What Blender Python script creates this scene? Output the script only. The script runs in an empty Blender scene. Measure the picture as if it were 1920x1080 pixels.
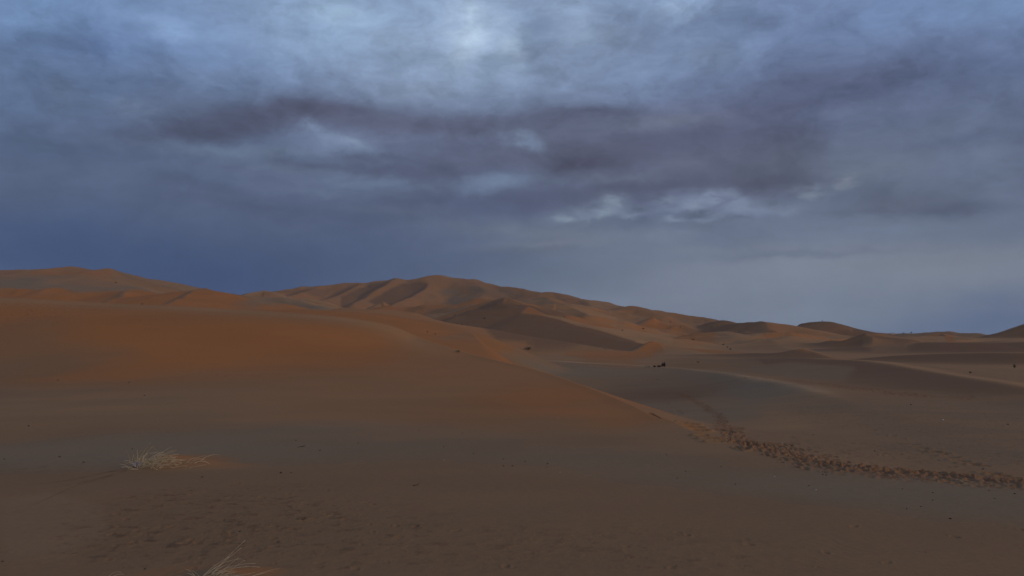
import bpy, bmesh, math, random
import numpy as np
from mathutils import Vector, Matrix
random.seed(7)
RNG = np.random.RandomState(11)
S = bpy.context.scene
COL = S.collection

# ------------------------------------------------------------------ camera
F = 1507.0                      # focal length in pixels of a 1920 wide picture
PITCH = math.atan(90.0 / F)     # horizon a little below the middle of the picture
CAMZ = 2.2
cam = bpy.data.cameras.new('camera')
cam.sensor_width = 36.0
cam.lens = F / 1920.0 * 36.0
cam.clip_start = 0.1
cam.clip_end = 20000
cam_o = bpy.data.objects.new('camera', cam)
COL.objects.link(cam_o)
cam_o.location = (0, 0, CAMZ)
cam_o.rotation_euler = (math.radians(90) + PITCH, 0, 0)
S.camera = cam_o
S.render.resolution_x, S.render.resolution_y = 1024, 576

S.view_settings.view_transform = 'Standard'
S.view_settings.look = 'None'
S.view_settings.exposure = 0.0
S.view_settings.gamma = 1.0

CP, SP = math.cos(PITCH), math.sin(PITCH)
def ray(px, py):
    """view direction (not normalised, forward component 1) of a point of the photograph"""
    cx, cz = (px - 960.0) / F, (540.0 - py) / F
    y = CP - cz * SP
    z = SP + cz * CP
    return cx / y, 1.0, z / y
def at(px, py, d):
    x, y, z = ray(px, py)
    return (x * d, d, CAMZ + z * d)
def azel(px, py):
    x, y, z = ray(px, py)
    return math.atan2(x, y), math.atan2(z, math.hypot(x, y))
def lin(c):
    return tuple(((v / 255.0) / 12.92 if v / 255.0 <= 0.04045 else ((v / 255.0 + 0.055) / 1.055) ** 2.4) for v in c)

# ------------------------------------------------------------------ node helpers
class NT:
    def __init__(s, tree): s.t = tree; s.n = tree.nodes; s.l = tree.links
    def new(s, typ, **kw):
        n = s.n.new(typ)
        for k, v in kw.items(): setattr(n, k, v)
        return n
    def set(s, sock, v):
        if isinstance(v, bpy.types.NodeSocket): s.l.new(v, sock)
        elif v is not None: sock.default_value = v
    def math(s, op, a, b=None, c=None, clamp=False):
        n = s.new('ShaderNodeMath', operation=op, use_clamp=clamp)
        for i, v in enumerate((a, b, c)): s.set(n.inputs[i], v)
        return n.outputs[0]
    def vmath(s, op, a, b=None, scale=None):
        n = s.new('ShaderNodeVectorMath', operation=op)
        s.set(n.inputs[0], a)
        if b is not None: s.set(n.inputs[1], b)
        if scale is not None: s.set(n.inputs['Scale'], scale)
        return n.outputs['Value'] if op in ('DOT_PRODUCT', 'LENGTH') else n.outputs[0]
    def noise(s, vec, scale, detail=4, rough=0.5, dist=0.0, color=False, lac=2.0):
        n = s.new('ShaderNodeTexNoise')
        if vec is not None: s.set(n.inputs['Vector'], vec)
        n.inputs['Scale'].default_value = scale
        n.inputs['Detail'].default_value = detail
        n.inputs['Roughness'].default_value = rough
        n.inputs['Lacunarity'].default_value = lac
        n.inputs['Distortion'].default_value = dist
        return n.outputs['Color'] if color else n.outputs[0]
    def mix(s, fac, a, b, blend='MIX'):
        n = s.new('ShaderNodeMix', data_type='RGBA', blend_type=blend)
        n.clamp_factor = True
        s.set(n.inputs[0], fac)
        for i, v in ((6, a), (7, b)):
            if isinstance(v, tuple) and len(v) == 3: v = v + (1.0,)
            s.set(n.inputs[i], v)
        return n.outputs[2]
    def remap(s, v, a, b, c=0.0, d=1.0, smooth=False):
        n = s.new('ShaderNodeMapRange', interpolation_type='SMOOTHSTEP' if smooth else 'LINEAR')
        s.set(n.inputs[0], v)
        for i, x in enumerate((a, b, c, d)): n.inputs[1 + i].default_value = x
        return n.outputs[0]
    def comb(s, x, y, z):
        n = s.new('ShaderNodeCombineXYZ')
        for i, v in enumerate((x, y, z)): s.set(n.inputs[i], v)
        return n.outputs[0]

# ------------------------------------------------------------------ sun (low, soft, behind an overcast)
SUN_EL, SUN_AZ = math.radians(17), math.radians(122)      # azimuth clockwise from the view axis: behind to the right
sun = bpy.data.lights.new('sun', 'SUN')
sun.energy = 1.15
sun.angle = math.radians(18)
sun.color = (1.0, 0.68, 0.43)
sun_o = bpy.data.objects.new('sun', sun)
COL.objects.link(sun_o)
sd = Vector((math.sin(SUN_AZ) * math.cos(SUN_EL), math.cos(SUN_AZ) * math.cos(SUN_EL), math.sin(SUN_EL)))
sun_o.rotation_euler = sd.to_track_quat('Z', 'Y').to_euler()
sun_o.location = sd * 50

# ------------------------------------------------------------------ world: overcast sky, cloud masses by direction
world = bpy.data.worlds.new('World')
S.world = world
world.use_nodes = True
world.cycles.sampling_method = 'MANUAL'
world.cycles.sample_map_resolution = 512
S.cycles.max_bounces = 4
S.cycles.diffuse_bounces = 2
W = NT(world.node_tree)
W.n.clear()
tc = W.new('ShaderNodeTexCoord')
dirv = tc.outputs['Generated']
sep = W.new('ShaderNodeSeparateXYZ'); W.l.new(dirv, sep.inputs[0])
az = W.math('ARCTAN2', sep.outputs[0], sep.outputs[1])
el = W.math('ARCSINE', sep.outputs[2])
flat = W.vmath('MULTIPLY', dirv, (1.0, 1.0, 1.9))
n1 = W.noise(flat, 3.2, 5, 0.55, color=True)
n2 = W.noise(flat, 9.0, 6, 0.6, color=True)
w1 = W.vmath('SCALE', W.vmath('SUBTRACT', n1, (0.5, 0.5, 0.5)), scale=0.09)
w2 = W.vmath('SCALE', W.vmath('SUBTRACT', n2, (0.5, 0.5, 0.5)), scale=0.07)
warp = W.vmath('MULTIPLY', W.vmath('ADD', w1, w2), (1.0, 0.55, 0.0))
uv0 = W.comb(az, el, 0.0)
uv = W.vmath('ADD', uv0, warp)
uv_small = W.vmath('ADD', uv0, W.vmath('ADD', W.vmath('SCALE', warp, scale=0.22), W.vmath('MULTIPLY', W.vmath('SUBTRACT', W.noise(flat, 26.0, 4, 0.6, color=True), (.5, .5, .5)), (0.03, 0.022, 0))))
sepw = W.new('ShaderNodeSeparateXYZ'); W.l.new(uv, sepw.inputs[0])
elev = W.remap(sepw.outputs[1], -0.1, 1.5)
ramp = W.new('ShaderNodeValToRGB')
W.l.new(elev, ramp.inputs[0])
er = ramp.color_ramp.elements
stops = [(-0.1, (96, 110, 142)), (0.03, (98, 111, 142)), (0.12, (96, 107, 138)), (0.2, (100, 112, 145)),
         (0.3, (114, 132, 171)), (0.42, (124, 144, 184)), (0.7, (116, 133, 168)), (1.4, (112, 128, 162))]
for i, (e, c) in enumerate(stops):
    p = (e + 0.1) / 1.6
    if i < 2: s_ = er[i]; s_.position = p
    else: s_ = er.new(p)
    s_.color = lin(c) + (1,)
skyn = W.new('ShaderNodeTexSky', sky_type='NISHITA')
skyn.sun_disc = False
skyn.sun_elevation = SUN_EL
skyn.sun_rotation = SUN_AZ
nish = W.mix(0.05, (0.0, 0.0, 0.0), skyn.outputs[0])
c = W.mix(0.95, nish, ramp.outputs[0])
CLOUDS = [  # px, py, rx, ry, tilt, colour, strength
    (560, 60, 420, 120, 0, (126, 147, 184), 0.75), (100, 50, 230, 120, 0, (104, 130, 176), 0.8),
    (330, 110, 200, 60, 0, (106, 128, 174), 0.7),
    (820, 130, 260, 110, 0, (136, 153, 188), 0.8), (900, 40, 210, 90, -20, (150, 170, 204), 0.55),
    (640, 40, 110, 40, 0, (148, 172, 210), 0.6), (1130, 80, 150, 80, 0, (130, 148, 184), 0.7),
    (1000, 60, 60, 60, 0, (112, 130, 166), 0.6),
    (1340, 60, 160, 80, 0, (120, 138, 176), 0.65), (1560, 50, 170, 70, 0, (100, 116, 156), 0.7),
    (1860, 40, 150, 60, 0, (122, 148, 194), 0.9), (1740, 60, 80, 60, 0, (112, 132, 176), 0.6),
    (80, 230, 260, 100, 0, (86, 102, 138), 0.75), (380, 210, 150, 50, 0, (98, 112, 146), 0.6),
    (590, 205, 150, 22, 4, (78, 78, 101), 0.95), (440, 225, 120, 18, 12, (80, 82, 106), 0.8), (300, 256, 200, 24, 10, (80, 86, 112), 0.85),
    (130, 288, 160, 40, 0, (78, 92, 124), 0.6),
    (800, 236, 200, 24, 0, (84, 86, 110), 0.8), (1000, 215, 160, 20, 0, (90, 94, 120), 0.6),
    (860, 310, 320, 70, 0, (86, 90, 114), 0.75), (900, 390, 260, 40, 0, (78, 84, 110), 0.75),
    (1130, 280, 150, 60, 0, (86, 86, 106), 0.75),
    (1330, 270, 240, 75, 8, (82, 84, 107), 0.9), (1540, 200, 240, 55, 12, (84, 88, 116), 0.85),
    (1800, 140, 190, 60, 8, (84, 94, 130), 0.75), (1880, 200, 120, 40, 0, (86, 96, 128), 0.7),
    (1480, 330, 170, 50, 0, (90, 93, 112), 0.8), (1700, 270, 150, 40, 0, (96, 105, 134), 0.6),
    (1780, 340, 200, 90, 0, (98, 108, 135), 0.75), (1700, 385, 120, 22, 0, (88, 95, 116), 0.7),
    (640, 278, 60, 18, -15, (112, 126, 160), 0.75), (470, 288, 150, 14, 0, (98, 112, 144), 0.7),
    (985, 262, 40, 14, -20, (118, 132, 164), 0.7), (690, 347, 90, 11, 0, (106, 120, 152), 0.75),
    (950, 338, 80, 15, 8, (108, 122, 154), 0.75), (880, 360, 40, 9, 0, (104, 118, 150), 0.6),
    (1590, 210, 90, 12, 0, (102, 112, 146), 0.6), (1050, 345, 60, 14, 0, (98, 108, 138), 0.5),
    (300, 330, 160, 16, 0, (88, 100, 132), 0.6), (700, 318, 240, 12, 0, (80, 87, 112), 0.6),
    (540, 395, 330, 26, -4, (80, 88, 116), 0.7), (180, 400, 320, 60, 0, (84, 97, 130), 0.7),
    (1120, 402, 70, 15, 0, (132, 146, 172), 0.8), (1152, 378, 22, 13, 0, (146, 160, 184), 0.8),
    (1230, 392, 60, 15, 0, (128, 142, 172), 0.8), (1340, 376, 60, 15, -8, (140, 154, 184), 0.8),
    (1420, 396, 90, 12, 0, (128, 140, 168), 0.75), (1515, 362, 30, 12, 0, (132, 144, 168), 0.7),
    (1590, 340, 22, 9, 0, (118, 128, 150), 0.6), (1060, 412, 40, 9, 0, (126, 140, 166), 0.6),
    (1290, 420, 240, 10, -2, (94, 104, 132), 0.7), (1200, 412, 60, 6, 0, (86, 96, 122), 0.5),
    (1600, 410, 330, 14, 0, (102, 112, 142), 0.6), (1750, 466, 280, 10, 0, (92, 104, 134), 0.6),
    (1020, 440, 200, 16, -3, (112, 121, 142), 0.8), (1000, 474, 140, 5, 0, (96, 102, 124), 0.4),
    (960, 462, 120, 6, 0, (118, 124, 140), 0.35),
    (1500, 500, 480, 50, 0, (126, 134, 154), 0.85), (1820, 515, 220, 28, 0, (126, 133, 152), 0.65),
    (1250, 560, 300, 50, 0, (121, 130, 153), 0.85), (1560, 585, 280, 45, 0, (121, 132, 155), 0.85),
    (1880, 605, 170, 35, 0, (90, 106, 142), 0.85), (880, 500, 220, 45, 0, (92, 103, 130), 0.8),
    (1000, 530, 140, 40, 0, (104, 115, 140), 0.7),
    (560, 470, 300, 60, 0, (82, 94, 124), 0.8), (240, 500, 460, 62, 0, (64, 80, 116), 0.9),
    (400, 545, 200, 45, 0, (60, 77, 115), 0.9), (30, 470, 200, 60, 0, (64, 82, 120), 0.7),
    # smaller features
    (900, 28, 46, 24, 0, (172, 190, 216), .55), (880, 72, 34, 26, -30, (176, 194, 222), .7), (858, 104, 26, 18, 0, (166, 184, 214), .6), (958, 92, 26, 36, 20, (164, 182, 212), .65),
    (640, 22, 52, 16, 0, (160, 184, 218), .6), (1030, 112, 44, 44, 0, (112, 126, 158), .65), (1180, 88, 60, 26, 0, (108, 122, 156), .6), (1100, 56, 50, 30, 0, (144, 161, 194), .6),
    (1275, 10, 60, 22, 0, (152, 173, 208), .65), (1060, 14, 60, 14, 0, (150, 170, 206), .6), (1160, 30, 40, 16, 0, (118, 136, 172), .5), (1320, 110, 60, 30, 0, (120, 136, 170), .5),
    (570, 56, 44, 16, 0, (114, 132, 168), .5), (760, 70, 60, 18, 0, (150, 168, 202), .5), (930, 190, 90, 16, 0, (112, 126, 160), .5), (780, 165, 60, 16, 0, (134, 148, 180), .5),
    (330, 58, 50, 12, -8, (132, 156, 200), .55), (170, 92, 60, 22, 0, (88, 106, 152), .55), (110, 182, 30, 34, 0, (100, 116, 152), .6), (250, 204, 34, 12, 0, (108, 122, 154), .6), (60, 30, 44, 24, 0, (124, 152, 200), .5),
    (200, 130, 44, 12, 0, (104, 124, 168), .5), (40, 262, 60, 14, 0, (92, 110, 146), .6), (440, 150, 90, 16, 0, (104, 120, 156), .5), (300, 160, 40, 20, 0, (90, 104, 142), .5),
    (602, 250, 44, 8, -28, (114, 128, 162), .7), (655, 268, 28, 10, -20, (120, 134, 166), .6), (480, 283, 110, 7, 0, (102, 115, 146), .6), (540, 318, 90, 8, -6, (100, 112, 142), .5), (700, 300, 90, 7, 0, (80, 86, 112), .5),
    (390, 350, 90, 9, -8, (78, 88, 116), .5), (470, 385, 100, 8, -4, (78, 86, 114), .5), (620, 365, 90, 8, 0, (96, 108, 138), .5), (740, 395, 90, 7, 0, (94, 104, 132), .4),
    (1250, 226, 90, 16, 0, (102, 108, 134), .6), (1130, 212, 80, 11, 0, (80, 82, 106), .6), (1290, 300, 60, 18, 0, (98, 104, 130), .5), (1180, 335, 80, 12, 0, (104, 112, 140), .5), (1080, 312, 60, 14, 8, (78, 78, 100), .6),
    (1420, 345, 100, 14, -3, (80, 82, 104), .6), (1250, 350, 90, 10, 0, (84, 88, 112), .5), (1640, 320, 60, 30, 0, (104, 113, 138), .5), (1850, 320, 50, 60, 0, (106, 117, 146), .6), (1820, 260, 80, 12, 0, (84, 92, 120), .5),
    (1780, 395, 70, 10, 0, (86, 94, 118), .7), (1650, 398, 70, 7, 0, (90, 97, 122), .6), (1700, 430, 120, 10, 0, (110, 121, 148), .6),
    (1093, 409, 9, 13, 30, (142, 155, 180), .65), (1128, 402, 18, 9, 0, (146, 160, 184), .75), (1152, 380, 13, 9, 0, (146, 160, 184), .65), (1060, 412, 14, 6, 0, (140, 153, 178), .7), (1238, 378, 15, 7, 0, (146, 159, 186), .7),
    (1262, 413, 18, 5, 0, (140, 153, 180), .7), (1352, 372, 26, 8, -8, (140, 153, 182), .6), (1408, 396, 34, 10, 5, (136, 149, 178), .6), (1330, 412, 22, 5, 0, (142, 155, 182), .7), (1512, 364, 18, 8, -15, (146, 158, 180), .75),
    (1592, 342, 13, 6, 0, (136, 146, 166), .7), (1575, 353, 10, 6, 0, (132, 142, 162), .6), (1482, 399, 22, 7, 0, (128, 140, 166), .6), (1290, 388, 22, 8, 0, (140, 153, 180), .6), (1180, 404, 14, 6, 0, (134, 147, 174), .6),
    (1200, 392, 24, 7, 0, (88, 97, 124), .7), (1305, 402, 30, 6, 0, (90, 99, 126), .7), (1385, 413, 40, 4, 0, (94, 103, 130), .6), (1455, 382, 24, 6, 0, (92, 100, 124), .6), (1110, 392, 14, 5, 0, (88, 95, 120), .6),
    (1240, 441, 90, 9, 0, (114, 124, 150), .6), (1030, 456, 90, 6, 0, (118, 125, 144), .4), (1010, 467, 90, 4, 0, (102, 108, 128), .4), (1330, 466, 120, 7, 0, (116, 125, 148), .5), (1500, 478, 160, 6, 0, (102, 112, 138), .6),
    (1800, 488, 140, 8, 0, (120, 127, 146), .6),
]
CLOUDS = [(a_, b_, c_, d_, e_, (f_[0], f_[1] + 2, f_[2] + (0 if sum(f_) < 305 else -4)), g_) for (a_, b_, c_, d_, e_, f_, g_) in CLOUDS]
CLOUDS = [(a_, b_, c_, d_, e_, f_, min(.95, g_ * (.62 if f_[1] > 127 and c_ <= 100 and b_ > 330 else 1.3 if 225 < b_ < 440 and d_ <= 30 else 1))) for (a_, b_, c_, d_, e_, f_, g_) in CLOUDS]
def split(v):
    n = W.new('ShaderNodeSeparateXYZ'); W.l.new(v, n.inputs[0])
    return n.outputs[0], n.outputs[1]
BIG, SMALL = split(uv), split(uv_small)
torn = W.remap(W.noise(W.vmath('ADD', flat, W.vmath('SCALE', warp, scale=1.2)), 20.0, 5, 0.6, dist=0.15), 0.32, 0.62, 0.3, 1.25, True)
def blob(px, py, rx, ry, tilt):
    """soft elliptical cloud mass round a direction"""
    a, e = azel(px, py)
    u, v = SMALL if rx <= 100 or (py > 225 and ry <= 30) else BIG
    ct, st = math.cos(math.radians(tilt)), math.sin(math.radians(tilt))
    sx, sy = F / rx, F / ry
    p = W.math('MULTIPLY_ADD', u, ct * sx, W.math('MULTIPLY_ADD', v, st * sx, -(a * ct + e * st) * sx))
    q = W.math('MULTIPLY_ADD', u, -st * sy, W.math('MULTIPLY_ADD', v, ct * sy, -(-a * st + e * ct) * sy))
    return W.math('POWER', math.exp(-0.8), W.math('MULTIPLY_ADD', q, q, W.math('MULTIPLY', p, p)))
for (px, py, rx, ry, t, colr, k) in CLOUDS:
    f = W.math('MULTIPLY', blob(px, py, rx, ry, t), k)
    if rx <= 62: f = W.math('MULTIPLY', f, torn)        # small puffs have torn edges
    c = W.mix(f, c, lin(colr))
# billow detail: strong in the high broken cloud, weak in the rain near the horizon
flat2 = W.vmath('ADD', W.vmath('MULTIPLY', dirv, (1.0, 1.0, 1.75)), W.vmath('SCALE', warp, scale=1.6))
d0 = W.noise(flat2, 3.4, 3, 0.5)
d1 = W.noise(flat2, 7.5, 5, 0.55, dist=0.15)
d2 = W.noise(flat2, 18.0, 6, 0.6, dist=0.1)
d3 = W.noise(flat2, 55.0, 4, 0.6)
puff = W.remap(d1, 0.36, 0.64, -1.0, 1.0, True)
det = W.math('ADD', W.math('ADD', W.math('MULTIPLY', puff, 0.12), W.math('MULTIPLY', W.math('SUBTRACT', d2, 0.5), 0.75)), W.math('MULTIPLY', W.math('SUBTRACT', d3, 0.5), 0.3))
amp = W.math('MULTIPLY', W.remap(el, 0.05, 0.3, 0.16, 0.8, True), W.remap(el, 0.16, 0.3, 1.0, 1.25, True))
gain = W.math('ADD', 1.0, W.math('MULTIPLY', det, amp))
c = W.mix(1.0, c, W.comb(gain, gain, gain), 'MULTIPLY')
bg = W.new('ShaderNodeBackground')
W.l.new(c, bg.inputs[0])
bg.inputs[1].default_value = 1.0
wo = W.new('ShaderNodeOutputWorld')
W.l.new(bg.outputs[0], wo.inputs[0])

# ------------------------------------------------------------------ numpy noise
def vnoise(x, y, seed=0):
    xi = np.floor(x).astype(np.int64); yi = np.floor(y).astype(np.int64)
    fx = x - xi; fy = y - yi
    fx = fx * fx * fx * (fx * (fx * 6 - 15) + 10); fy = fy * fy * fy * (fy * (fy * 6 - 15) + 10)
    def h(a, b):
        n = (a * 374761393 + b * 668265263 + seed * 974634777) & 0x7fffffff
        n = ((n ^ (n >> 13)) * 1274126177) & 0x7fffffff
        return ((n ^ (n >> 16)) & 0xffff) / 65535.0
    a = h(xi, yi); b = h(xi + 1, yi); c_ = h(xi, yi + 1); d = h(xi + 1, yi + 1)
    return (a + (b - a) * fx) * (1 - fy) + (c_ + (d - c_) * fx) * fy
def fbm(x, y, oct=4, seed=0, gain=0.5):
    s = 0; a = 1.0; t = 0
    for i in range(oct):
        s = s + a * (vnoise(x, y, seed + i * 17) - 0.5); t += a
        x = x * 2.03 + 11.3; y = y * 2.03 - 7.7; a *= gain
    return s / t * 2
def sstep(a, b, x):
    t = np.clip((x - a) / (b - a), 0, 1)
    return t * t * (3 - 2 * t)

# ------------------------------------------------------------------ terrain: polar sheet round the camera
azs = np.concatenate([np.linspace(-180, -42, 60)[:-1], np.linspace(-42, 42, 1180), np.linspace(42, 180, 60)[1:]])
azs = np.radians(azs)
rr = [0.25, 0.8, 1.6, 2.4, 3.2, 4.0, 4.8, 5.6, 6.2]
while rr[-1] < 6.9: rr.append(rr[-1] + 0.1)
while rr[-1] < 95: rr.append(rr[-1] + max(0.035, min(0.26, 0.0031 * rr[-1])))
while rr[-1] < 1400: rr.append(rr[-1] * 1.0068)
while rr[-1] < 2600: rr.append(rr[-1] * 1.06)
rs = np.array(rr)
NA, NR = len(azs), len(rs)
AZ, RR = np.meshgrid(azs, rs)
X = (np.sin(AZ) * RR).ravel(); Y = (np.cos(AZ) * RR).ravel(); RAD = RR.ravel()
N = X.size

# sand kinds: orange, tan, slate, (rest: brown); one more is painted shade
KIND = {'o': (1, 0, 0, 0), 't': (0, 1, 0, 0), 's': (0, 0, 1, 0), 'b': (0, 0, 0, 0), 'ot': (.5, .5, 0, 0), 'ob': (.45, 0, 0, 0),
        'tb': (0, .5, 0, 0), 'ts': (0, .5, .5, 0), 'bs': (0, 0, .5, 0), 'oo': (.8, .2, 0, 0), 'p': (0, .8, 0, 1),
        'm': (.42, .42, .06, 0), 'mp': (.35, .6, 0, .35), 'd': (0, 0, .1, -1), 'shade': (.1, .1, .25, -.95)}  # the last paints in the shade of faces turned from the sun
wob1 = fbm(X / 60, Y / 60, 3, 3); wob2 = fbm(X / 14, Y / 14, 3, 9)

KS = np.clip(0.02 + 0.0035 * RAD, 0, 0.24) + np.clip(0.0009 * (RAD - 70), 0, .7)
M = np.full(N, -1e9); SW = np.zeros(N); CW = np.zeros((N, 4))
def add_layer(idx, h, colr):
    """smooth maximum of the layers; the sand kind follows the winning layer"""
    k = KS[idx]; m0 = M[idx]
    m1 = np.maximum(m0, h)
    a = np.exp(np.clip((m0 - m1) / k, -60, 0)); b = np.exp(np.clip((h - m1) / k, -60, 0))
    SW[idx] = SW[idx] * a + b
    CW[idx] = CW[idx] * a[:, None] + colr * b[:, None]
    M[idx] = m1
def catmull(P, n=5):
    P = np.array(P, float)
    Q = np.vstack([2 * P[0] - P[1], P, 2 * P[-1] - P[-2]])
    out = []
    for i in range(1, len(Q) - 2):
        for t in np.linspace(0, 1, n, endpoint=False):
            p0, p1, p2, p3 = Q[i - 1:i + 3]
            out.append(0.5 * (2 * p1 + (p2 - p0) * t + (2 * p0 - 5 * p1 + 4 * p2 - p3) * t * t + (3 * p1 - p0 - 3 * p2 + p3) * t ** 3))
    out.append(P[-1])
    return np.array(out)
def ridge(pts, s_near, s_far, c_near, c_far, w=2.0, hl=None, hk='p', wob=0.0, zmin=-7.0, dz=0.0):
    """a dune crest through points (photo x, photo y, distance); near side is on the right of the travel direction.
    slopes may be given per point"""
    n = len(pts)
    sn = np.broadcast_to(np.array(s_near, float), (n,)); sf = np.broadcast_to(np.array(s_far, float), (n,))
    P = np.array([list(at(*p)) + [sn[i], sf[i]] for i, p in enumerate(pts)]); P[:, 2] += dz
    Q = catmull(P)
    reach = (Q[:, 2].max() - zmin) / min(sn.min(), sf.min()) + w * 3
    reach = min(reach, 900)
    lo = Q[:, :2].min(0) - reach; hi = Q[:, :2].max(0) + reach
    idx = np.nonzero((X > lo[0]) & (X < hi[0]) & (Y > lo[1]) & (Y < hi[1]))[0]
    x = X[idx]; y = Y[idx]
    if wob: x = x + wob1[idx] * wob; y = y + wob2[idx] * wob
    best = np.full(len(idx), 1e18); side = np.zeros(len(idx)); zn = np.zeros(len(idx)); snr = np.zeros(len(idx)); sfr = np.zeros(len(idx))
    def foot_of(a, b):
        dx, dy = b[0] - a[0], b[1] - a[1]; L2 = dx * dx + dy * dy + 1e-9
        t = np.clip(((x - a[0]) * dx + (y - a[1]) * dy) / L2, 0, 1)
        ex = x - (a[0] + t * dx); ey = y - (a[1] + t * dy)
        return t, ex, ey, ex * ex + ey * ey, (ex * dy - ey * dx) / math.sqrt(L2)
    last = len(Q) - 2
    for q_, (a, b) in enumerate(zip(Q[:-1], Q[1:])):
        t, ex, ey, d2, cr = foot_of(a, b)
        tip = ((t == 0) & (q_ == 0)) | ((t == 1) & (q_ == last))
        m = d2 < best
        best[m] = d2[m]; zn[m] = a[2] + (b[2] - a[2]) * t[m]; snr[m] = a[3] + (b[3] - a[3]) * t[m]; sfr[m] = a[4] + (b[4] - a[4]) * t[m]; side[m] = np.where(tip, cr / np.sqrt(d2 + 1e-9), np.sign(cr))[m]     # +1 right (near), -1 left (far)
    d = np.sqrt(best)
    f = sstep(-0.45, 0.45, side)
    h = np.full(len(idx), -1e9)
    for a, b in zip(Q[:-1], Q[1:]):                     # upper envelope over the pieces of the crest
        t, ex, ey, d2, cr = foot_of(a, b)
        sA = a[3] + (b[3] - a[3]) * t; sB = a[4] + (b[4] - a[4]) * t
        h = np.maximum(h, a[2] + (b[2] - a[2]) * t - (sB + (sA - sB) * f) * (np.sqrt(d2 + w * w) - w))
    cap = zn - .6 * (sfr + (snr - sfr) * f) * (np.sqrt(best + w * w) - w)       # keep the crest itself at its height
    h = h - np.maximum(h - cap, 0) * np.exp(-best / np.maximum(5, .03 * RAD[idx]) ** 2)
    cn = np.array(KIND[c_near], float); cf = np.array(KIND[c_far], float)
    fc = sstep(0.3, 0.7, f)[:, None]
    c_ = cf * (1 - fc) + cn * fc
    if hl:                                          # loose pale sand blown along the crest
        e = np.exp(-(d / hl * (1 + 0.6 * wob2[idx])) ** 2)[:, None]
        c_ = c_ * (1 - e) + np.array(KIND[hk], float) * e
    add_layer(idx, h, c_)

allv = np.arange(N)
# base: low basin floor that rises a little towards the far dune field
basin = -2.6 + 3.0 * sstep(120 + 150 * sstep(-30, 5, X), 360 + 110 * sstep(-30, 30, X), RAD) - 1.9 * np.exp(-(((X - 12) / 22) ** 2 + ((Y - 88) / 34) ** 2)) \
        + 0.35 * fbm(X / 40, Y / 40, 3, 21) * sstep(20, 90, RAD)
add_layer(allv, basin, np.array(KIND['tb'], float)[None, :].repeat(N, 0))

# the foreground rise with the near dune's shoulder running away from the camera
line = np.array([(60, 6), (30, 8.5), (14, 11), (8.5, 12.2), (5.2, 14.6), (4.2, 18.5), (3.7, 23), (2.7, 29), (0.95, 36), (-1.7, 42), (-5, 46), (-12, 50), (-30, 54), (-80, 62), (-300, 90)], float)
best = np.full(N, 1e18); sg = np.zeros(N)
near = RAD < 260
xi, yi = X[near], Y[near]; bi = best[near]; si = sg[near]
for a, b in zip(line[:-1], line[1:]):
    dx, dy = b - a; L2 = dx * dx + dy * dy
    t = np.clip(((xi - a[0]) * dx + (yi - a[1]) * dy) / L2, 0, 1)
    ex = xi - a[0] - t * dx; ey = yi - a[1] - t * dy; d2 = ex * ex + ey * ey
    m = d2 < bi; bi[m] = d2[m]; si[m] = (dx * ey - dy * ex)[m]
sd_ = np.where(si < 0, np.sqrt(bi), -np.sqrt(bi))       # positive beyond the line (basin side)
SIDE = np.ones(N); SIDE[near] = np.where(sd_ > 0, 1, -1)
steep = 0.065 + 0.295 * sstep(18, 34, yi)
soft_ = 1.1 + 1.9 * (1 - sstep(18, 30, yi))
fall = np.log1p(np.exp(np.clip(sd_ / soft_, -30, 30))) * soft_ * steep
plain = 0.10 * fbm(xi / 7, yi / 7, 3, 31) * sstep(2, 9, RAD[near]) - fall
# a shallow swale across the foreground and a faint rim in front of it
sw = yi - (14.2 - 0.10 * xi)
plain = plain - 0.16 * np.exp(-(sw / 3.2) ** 2) + 0.05 * np.exp(-((sw + 4.2) / 1.6) ** 2)
NEARC = [(-500, 566, 64), (-200, 557, 58), (0, 558.5, 55), (200, 570.5, 54), (400, 580, 52), (600, 593, 50), (690, 604, 49), (740, 615, 48.5), (776, 630, 48)]
SHOULDER = [(800, 640, 47), (850, 656, 44.6), (900, 670, 42), (1000, 693, 36), (1100, 726, 29), (1180, 758, 24), (1240, 787, 20.5)]
# the near dune's long face towards the camera: one smooth sweep from the crest down to the plain
CR = catmull([at(*p) for p in NEARC + SHOULDER], 6)
CR_END = CR[-1, 0]
yc = np.interp(xi, CR[:, 0], CR[:, 1])
CR = np.vstack([CR, [[a_, b_, 0.0, 0, 0][:CR.shape[1]] for a_, b_ in ((4.6, 17.0), (5.2, 14.6), (6.6, 13.2), (8.5, 12.2), (11, 11.6), (14, 11), (22, 9.7), (30, 8.5))]])
on = (xi > -160) & (yi > 4) & (((xi < CR_END) & (yi <= yc)) | ((xi >= CR_END) & (xi < 30) & (sd_ < 0)))
k_on = np.nonzero(on)[0]
CRD = np.array([CR[0] * (1 - t) + CR[1] * t for t in ()] + [a * (1 - t) + b * t for a, b in zip(CR[:-1], CR[1:]) for t in (0, .5)] + [CR[-1]])
ds_ = np.hypot(*np.gradient(CRD[:, :2], axis=0).T)
s6 = np.zeros(len(k_on)); sz = np.zeros(len(k_on)); sw_ = np.zeros(len(k_on))
for p_, l_ in zip(CRD, ds_):                       # smooth distance to the crest and smooth crest height
    d2 = (xi[k_on] - p_[0]) ** 2 + (yi[k_on] - p_[1]) ** 2 + (0.55 * l_) ** 2 + .01
    q_ = l_ / d2 ** 3
    s6 += q_; q_ = l_ / d2 ** 2; sw_ += q_; sz += q_ * p_[2]
zc = np.zeros(len(xi)); dyc = np.full(len(xi), 99.0)
zc[k_on] = sz / sw_; dyc[k_on] = np.maximum((s6 / 1.178) ** -0.2 - .3, 0)
tt = np.where(on, np.clip(dyc / (21 - 2 * sstep(-14, 2, xi)), 0, 1), 1)
prof = (0.5 + 0.5 * np.cos(np.pi * tt ** 0.82))
plain = np.where(on, plain * (1 - prof) + zc * prof - .02 * prof, plain)
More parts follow.
